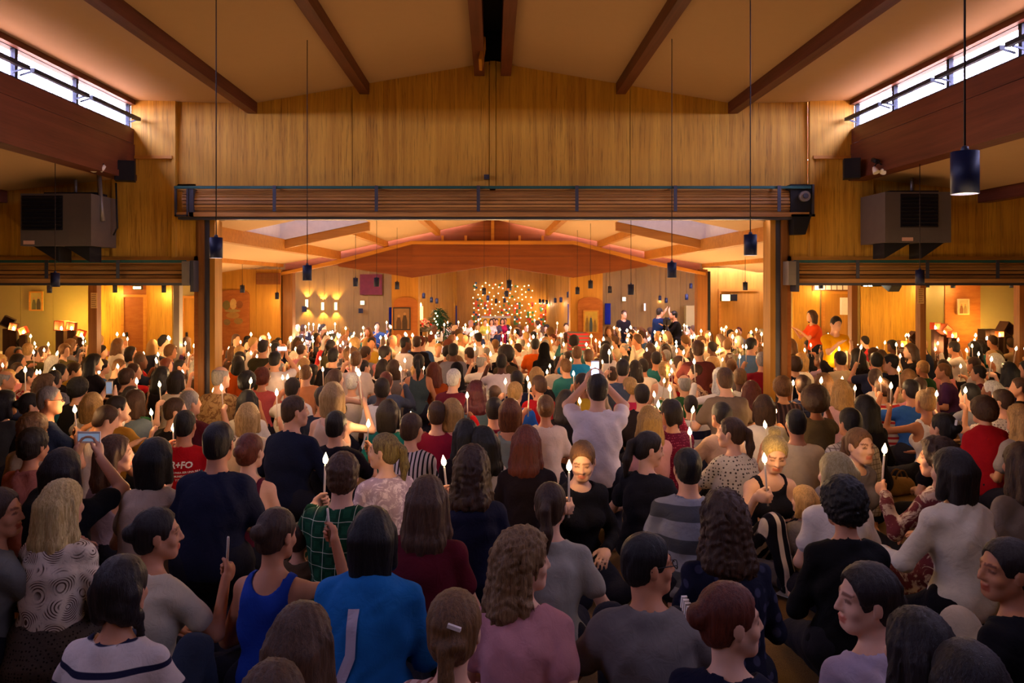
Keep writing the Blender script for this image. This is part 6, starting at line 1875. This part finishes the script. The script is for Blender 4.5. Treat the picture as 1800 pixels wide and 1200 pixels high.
# ------------------------------------------------------------------ candles
def wax_mesh(L0, L1):
    m = MB(); m.lathe([(0.0005, L0), (0.0068, L0), (0.0062, L1 - 0.006), (0.004, L1), (0.0005, L1 - 0.002)], 8); return m.mesh('wax')
WAX = [wax_mesh(-0.06, 0.17), wax_mesh(-0.07, 0.13), wax_mesh(-0.06, 0.22)]; WAXL = [0.17, 0.13, 0.22]
fm = MB(); fm.lathe([(0.0005, 0.0), (0.010, 0.007), (0.0165, 0.02), (0.0155, 0.034), (0.008, 0.052), (0.0005, 0.07)], 10); FLAME_ME = fm.mesh('flame')
wm = MB(); wm.tube([(0, 0, -0.004), (0.001, 0, 0.012)], 0.0012, 5); WICK_ME = wm.mesh('wick')
def wax_mat():
    m, nt, b = new_mat('candle_wax')
    b.inputs['Base Color'].default_value = (*lin('f0e4d0'), 1); b.inputs['Roughness'].default_value = 0.45
    b.inputs['Subsurface Weight'].default_value = 0.0
    return m
M_WAX = wax_mat(); M_FLAME = emis('candle_flame', 'ffd898', 9.0); M_WICK = plain('wick', '2a2018', 0.9)
UNLIT = {'person in plain cream tee', 'person in royal blue sleeveless top', 'child in grey dress'}
n_c = 0
for p in PERSONS:
    if p['candle'] is None: continue
    q = n_c % 3 if 'black zip' not in p['ref'] else 2
    n_c += 1
    lit = p['ref'] not in UNLIT
    c = empty('candle', p['candle']); rr = R2.uniform(-.12, .12); c.rotation_euler = (R2.uniform(-.1, .16), rr, 0)
    tag(c, ('lit' if lit else 'unlit') + ' candle of the ' + p['ref'], 'candle', 'handheld candles')
    link('wax', WAX[q], c, M_WAX); w = link('wick', WICK_ME, c, M_WICK); w.location = (0, 0, WAXL[q])
    if lit:
        f = link('flame', FLAME_ME, c, M_FLAME); f.location = (0, 0, WAXL[q] + 0.004)
        l = bpy.data.lights.new('candle_light', 'POINT'); l.energy = CANDLE_W; l.color = (1.0, 0.58, 0.25); l.shadow_soft_size = 0.02
        lo = link('candle_light', l, c); lo.location = (0, 0, WAXL[q] + 0.055)
# distant candles: one mass
if far_candles:
    wx, fl = MB(), MB()
    for k, p in enumerate(far_candles):
        wx.tube([p + Vector((0, 0, -0.05)), p + Vector((0, 0, 0.16))], 0.007, 5)
        fl.lathe([(0.0005, 0.0), (0.02, 0.012), (0.026, 0.032), (0.012, 0.06), (0.0005, 0.08)], 6, tuple(p + Vector((0, 0, 0.165))))
    a = wx.build('distant_candle_sticks', M_WAX); tag(a, 'mass of thin candles held in the far crowd', 'candles', None, 'stuff')
    b_ = fl.build('flames', M_FLAME, a)
    # their light: one small lamp per handful of flames
    for k in range(0, len(far_candles), 4):
        l = bpy.data.lights.new('candle_light', 'POINT'); l.energy = CANDLE_W * 4; l.color = (1.0, 0.58, 0.25); l.shadow_soft_size = 0.03
        link('candle_light', l, a).location = far_candles[k] + Vector((0, 0, 0.27))

# ------------------------------------------------------------------ phones, glasses, prints
def by_ref(s): return [p for p in PERSONS if p['ref'] == s][0]
def phone(ref, label, bright, w=0.07, h=0.14, lands=False):
    p = by_ref(ref); q = p['M'] @ Vector(p['ps'].phone)
    r = empty('phone', q, p['o'].rotation_euler[2]); tag(r, label, 'phone')
    if lands: w, h = h, w
    MB().box(-w / 2, w / 2, -0.005, 0.005, -h / 2, h / 2).build('case', M_WHITE, r)
    MB().box(-w / 2 + 0.006, w / 2 - 0.006, -0.007, -0.005, -h / 2 + 0.012, h / 2 - 0.012).build('screen', emis('screen_%d' % int(bright * 10), 'b8c8ff' if bright > 1 else '8090a8', bright), r)
phone('person in black tee with phone', 'white phone held up behind the crochet sweater', 0.15, lands=True)
phone('person in white tee reaching up with phone', 'white phone raised by the person beside mustard tee', 0.2)
phone('person in tall white tee with phone', 'phone with bright screen held by the tall white tee', 1.5)
phone('person in white tee filming', 'glowing phone held sideways by the white tee filming', 3.0, lands=True)

def glasses(ref):
    p = by_ref(ref); r = p['o']; m = MB()
    for sx in (-1, 1):
        pts = [(sx * 0.033 + 0.024 * math.cos(t * math.pi / 6), 0.107 - 0.006 * abs(math.cos(t * math.pi / 6)), 0.0 + 0.017 * math.sin(t * math.pi / 6)) for t in range(13)]
        m.tube(pts, 0.0022, 5); m.tube([(sx * 0.057, 0.10, 0.004), (sx * 0.082, 0.0, 0.006), (sx * 0.084, -0.02, -0.008)], 0.0022, 5)
    m.tube([(-0.01, 0.108, 0.003), (0.01, 0.108, 0.003)], 0.002, 5)
    o = m.build('glasses', M_BLACK, r); o.matrix_local = p['ps'].headmat()
for g in ('person in grey tee with glasses', 'person in navy polo with glasses', 'person in large navy tee'): glasses(g)

def project(p, V2, F, name, mat, off=0.004):
    """lay flat outlines (x,z) on the back of a garment"""
    me = p['top'].data
    bv = BVHTree.FromPolygons([v.co.copy() for v in me.vertices], [tuple(f.vertices) for f in me.polygons])
    out = []
    for x, z in V2:
        hit = bv.ray_cast(Vector((x, -1.0, z)), Vector((0, 1, 0)))
        y = hit[0].y if hit[0] is not None else -0.1
        out.append((x, y - off, z))
    m = bpy.data.meshes.new(name); m.from_pydata(out, [], F); m.update()
    return link(name, m, p['top'], mat)
def strip(p, path, w, name, mat):
    V, F = [], []
    pts = []
    for a, b in zip(path[:-1], path[1:]):
        n = max(2, int(math.dist(a, b) / 0.015))
        pts += [(a[0] + (b[0] - a[0]) * k / n, a[1] + (b[1] - a[1]) * k / n) for k in range(n)]
    pts.append(path[-1])
    for k, (x, z) in enumerate(pts):
        a, b = pts[max(0, k - 1)], pts[min(len(pts) - 1, k + 1)]
        dx, dz = b[0] - a[0], b[1] - a[1]; L = math.hypot(dx, dz) or 1
        nx, nz = -dz / L * w / 2, dx / L * w / 2
        V += [(x + nx, z + nz), (x, z), (x - nx, z - nz)]
        if k: c = 3 * k; F += [(c - 3, c - 2, c + 1, c), (c - 2, c - 1, c + 2, c + 1)]
    return project(p, V, F, name, mat, 0.006)
def lettering(p, txt, size, x, z, mat, bold=0.0):
    cu = bpy.data.curves.new('lettering', 'FONT'); cu.body = txt; cu.size = size; cu.align_x = 'CENTER'; cu.offset = bold
    cu.resolution_u = 2
    ob = bpy.data.objects.new('lettering_tmp', cu); COL.objects.link(ob)
    bpy.context.view_layer.update()
    me = bpy.data.meshes.new_from_object(ob.evaluated_get(bpy.context.evaluated_depsgraph_get()))
    V2 = [(x + v.co.x, z + v.co.y) for v in me.vertices]; F = [tuple(f.vertices) for f in me.polygons]
    bpy.data.objects.remove(ob); bpy.data.meshes.remove(me)
    return project(p, V2, F, 'lettering', mat, 0.007)
M_PRINT = plain('white_print', 'f0e8dc', 0.7)
p = by_ref('person in red printed tee'); z0 = p['ps'].C[2] + 0.06
lettering(p, 'R+FO', 0.07, 0.03, z0, M_PRINT, 0.002)
for k, t in enumerate(('MACIÓN PARA SER UNA NU', 'SER COMUNIDAD QUE SE', 'Y DE SU')): lettering(p, t, 0.02, 0.03, z0 - 0.04 - 0.028 * k, M_PRINT, 0.0006)
p = by_ref('person in teal green tee'); lettering(p, '2010', 0.035, 0.06, p['ps'].C[2] + 0.02, M_PRINT, 0.001)
p = by_ref('person in white printed tee'); z0 = p['ps'].C[2] + 0.05
for k, t in enumerate(('2010 P', 'BABY', 'N U')): lettering(p, t, 0.036, 0.0, z0 - 0.045 * k, plain('dark_print', '3a3438', 0.7), 0.001)
p = by_ref('person in bright blue hoodie'); C = p['ps'].C
strip(p, [(-0.03, C[2] + 0.13), (-0.035, C[2] - 0.05), (-0.075, C[2] - 0.15), (-0.055, C[2] - 0.22), (0.01, C[2] - 0.25)], 0.045, 'white_mark', plain('print_pale', 'c8bcc8', 0.8))
# hair clips
def clip_on(ref, x, y, z, w, label, mat=M_WHITE):
    p = by_ref(ref); m = MB()
    M = Matrix.Rotation(0.25, 4, 'Y')
    m.box(-w, w, -0.006, 0.006, -0.006, 0.006, M)
    if w > 0.025:
        for k in range(4): m.box(-w + k * w * 0.6, -w + k * w * 0.6 + 0.008, -0.01, 0.01, -0.024, 0.02, M)
    o = m.build('hair_clip', mat, p['o']); o.matrix_local = p['ps'].headmat() @ Matrix.Translation((x, y, z)); o['label'] = label
clip_on('person in midnight blue jacket', -0.045, -0.14, 0.03, 0.03, 'white claw hair clip')
clip_on('person in pale pink striped blouse', 0.03, -0.125, 0.06, 0.022, 'slim silver hair clip')
clip_on('person in black with hair clip', 0.0, -0.13, 0.06, 0.03, 'silver hair clip')

# sheets of paper on the floor, a water bottle, the video camera, a backpack
def sheet(label, px, py, w, h, rz, curl=0.02):
    d = FOC * 1.89 / (py - VY - 27.0); p = at(px, py, d)
    V, F = [], []
    for i in range(7):
        for j in range(2):
            u = i / 6 - 0.5
            V.append((u * w, (j - 0.5) * h, 0.006 + curl * (u * 2) ** 2))
    for i in range(6): F.append((i * 2, i * 2 + 1, i * 2 + 3, i * 2 + 2))
    me = bpy.data.meshes.new('song_sheet'); me.from_pydata(V, [], F); me.update()
    o = link('song_sheet', me, None, plain('paper', 'd8d0c0', 0.8)); o.location = (p.x, p.y, floor_z(p.y)); o.rotation_euler = (0, 0, rz)
    so = o.modifiers.new('thickness', 'SOLIDIFY'); so.thickness = 0.003
    tag(o, label, 'paper', 'song sheets')
sheet('white song sheet lying open at the lower left corner', 28, 1182, 0.2, 0.28, 0.6, 0.04)
sheet('white song sheet on the floor beside the royal blue top', 408, 1185, 0.2, 0.14, 0.4)
sheet('white song sheet on the floor beside the black boat neck sweater', 1590, 1052, 0.2, 0.16, -0.3)
sheet('small white song sheet between speckled blouse and black sweater', 1382, 1048, 0.15, 0.12, 0.7)
sheet('pale song sheet on the carpet behind the floral dress', 1570, 902, 0.2, 0.15, 0.2)
def bottle(label, px, py, d):
    z = floor_z(d); r = empty('water_bottle', (X(px, d), d, z)); tag(r, label, 'bottle')
    MB().lathe([(0.001, 0), (0.033, 0.0), (0.033, 0.15), (0.012, 0.2), (0.012, 0.215), (0.001, 0.215)], 14).build('bottle_body', glass('clear_plastic'), r)
    MB().lathe([(0.001, 0.212), (0.014, 0.212), (0.014, 0.232), (0.001, 0.234)], 12).build('cap', plain('cap_blue', '3060a0', 0.4), r)
bottle('clear plastic water bottle standing before the black top with ponytail', 980, 840, 5.4)
p = at(1172, 566, 21.0); r = empty('video_camera', p); tag(r, 'black video camera on tripod between two standing people', 'camera')
MB().box(-0.07, 0.07, -0.16, 0.16, -0.07, 0.08).build('camera_body', M_BLACK, r); MB().tube([(0, -0.16, 0), (0, -0.3, 0)], [0.045, 0.055], 12).build('lens', M_BLACK, r)
MB().box(-0.03, 0.03, -0.05, 0.1, 0.08, 0.13).build('carry_handle', M_BLACK, r)
for k in range(3):
    an = 2.1 * k; MB().tube([(0, 0, -0.07), (0.35 * math.cos(an), 0.35 * math.sin(an), floor_z(21) - p.z)], 0.015, 6).build('tripod_leg', M_STEEL, r)

# a rope-handled tote bag and a rucksack on the floor
def bag(label, px, py, hexc, w, h, rz):
    d = FOC * 1.89 / (py - VY - 27.0); p = at(px, py, d)
    r = empty('tote_bag', (p.x, p.y, floor_z(p.y)), rz); tag(r, label, 'bag')
    f = Field((-w, -0.2, -0.02), (w, 0.2, h + 0.06), 0.014)
    f.cone((-w * 0.55, 0, 0.07), 0.075, (w * 0.55, 0, 0.07), 0.07, 0.04); f.cone((-w * 0.5, 0.01, h * 0.7), 0.05, (w * 0.5, -0.01, h * 0.65), 0.05, 0.06)
    folds(f, 0.006, 9); f.clip((0, 0, 1), 0.004)
    V, F = f.nets(); link('bag_body', to_mesh('bag_body', V, F), r, fabric(hexc))
    for sy in (-1, 1):
        MB().tube([(w * 0.4 * math.cos(t * math.pi / 8), sy * 0.03, h * 0.75 + 0.11 * math.sin(t * math.pi / 8)) for t in range(9)], 0.008, 6).build('handle', plain('rope', '6a4a28', 0.9), r)
bag('pale tote bag with rope handles behind the dusty pink tee', 868, 1015, 'b8a488', 0.17, 0.2, 0.3)
bag('dark soft bag on the floor beside the large navy tee', 500, 900, '1c1a20', 0.2, 0.22, -0.2)
bag('tan bag on the carpet beside the maroon floral dress', 1580, 870, '8a6a40', 0.2, 0.18, 0.4)
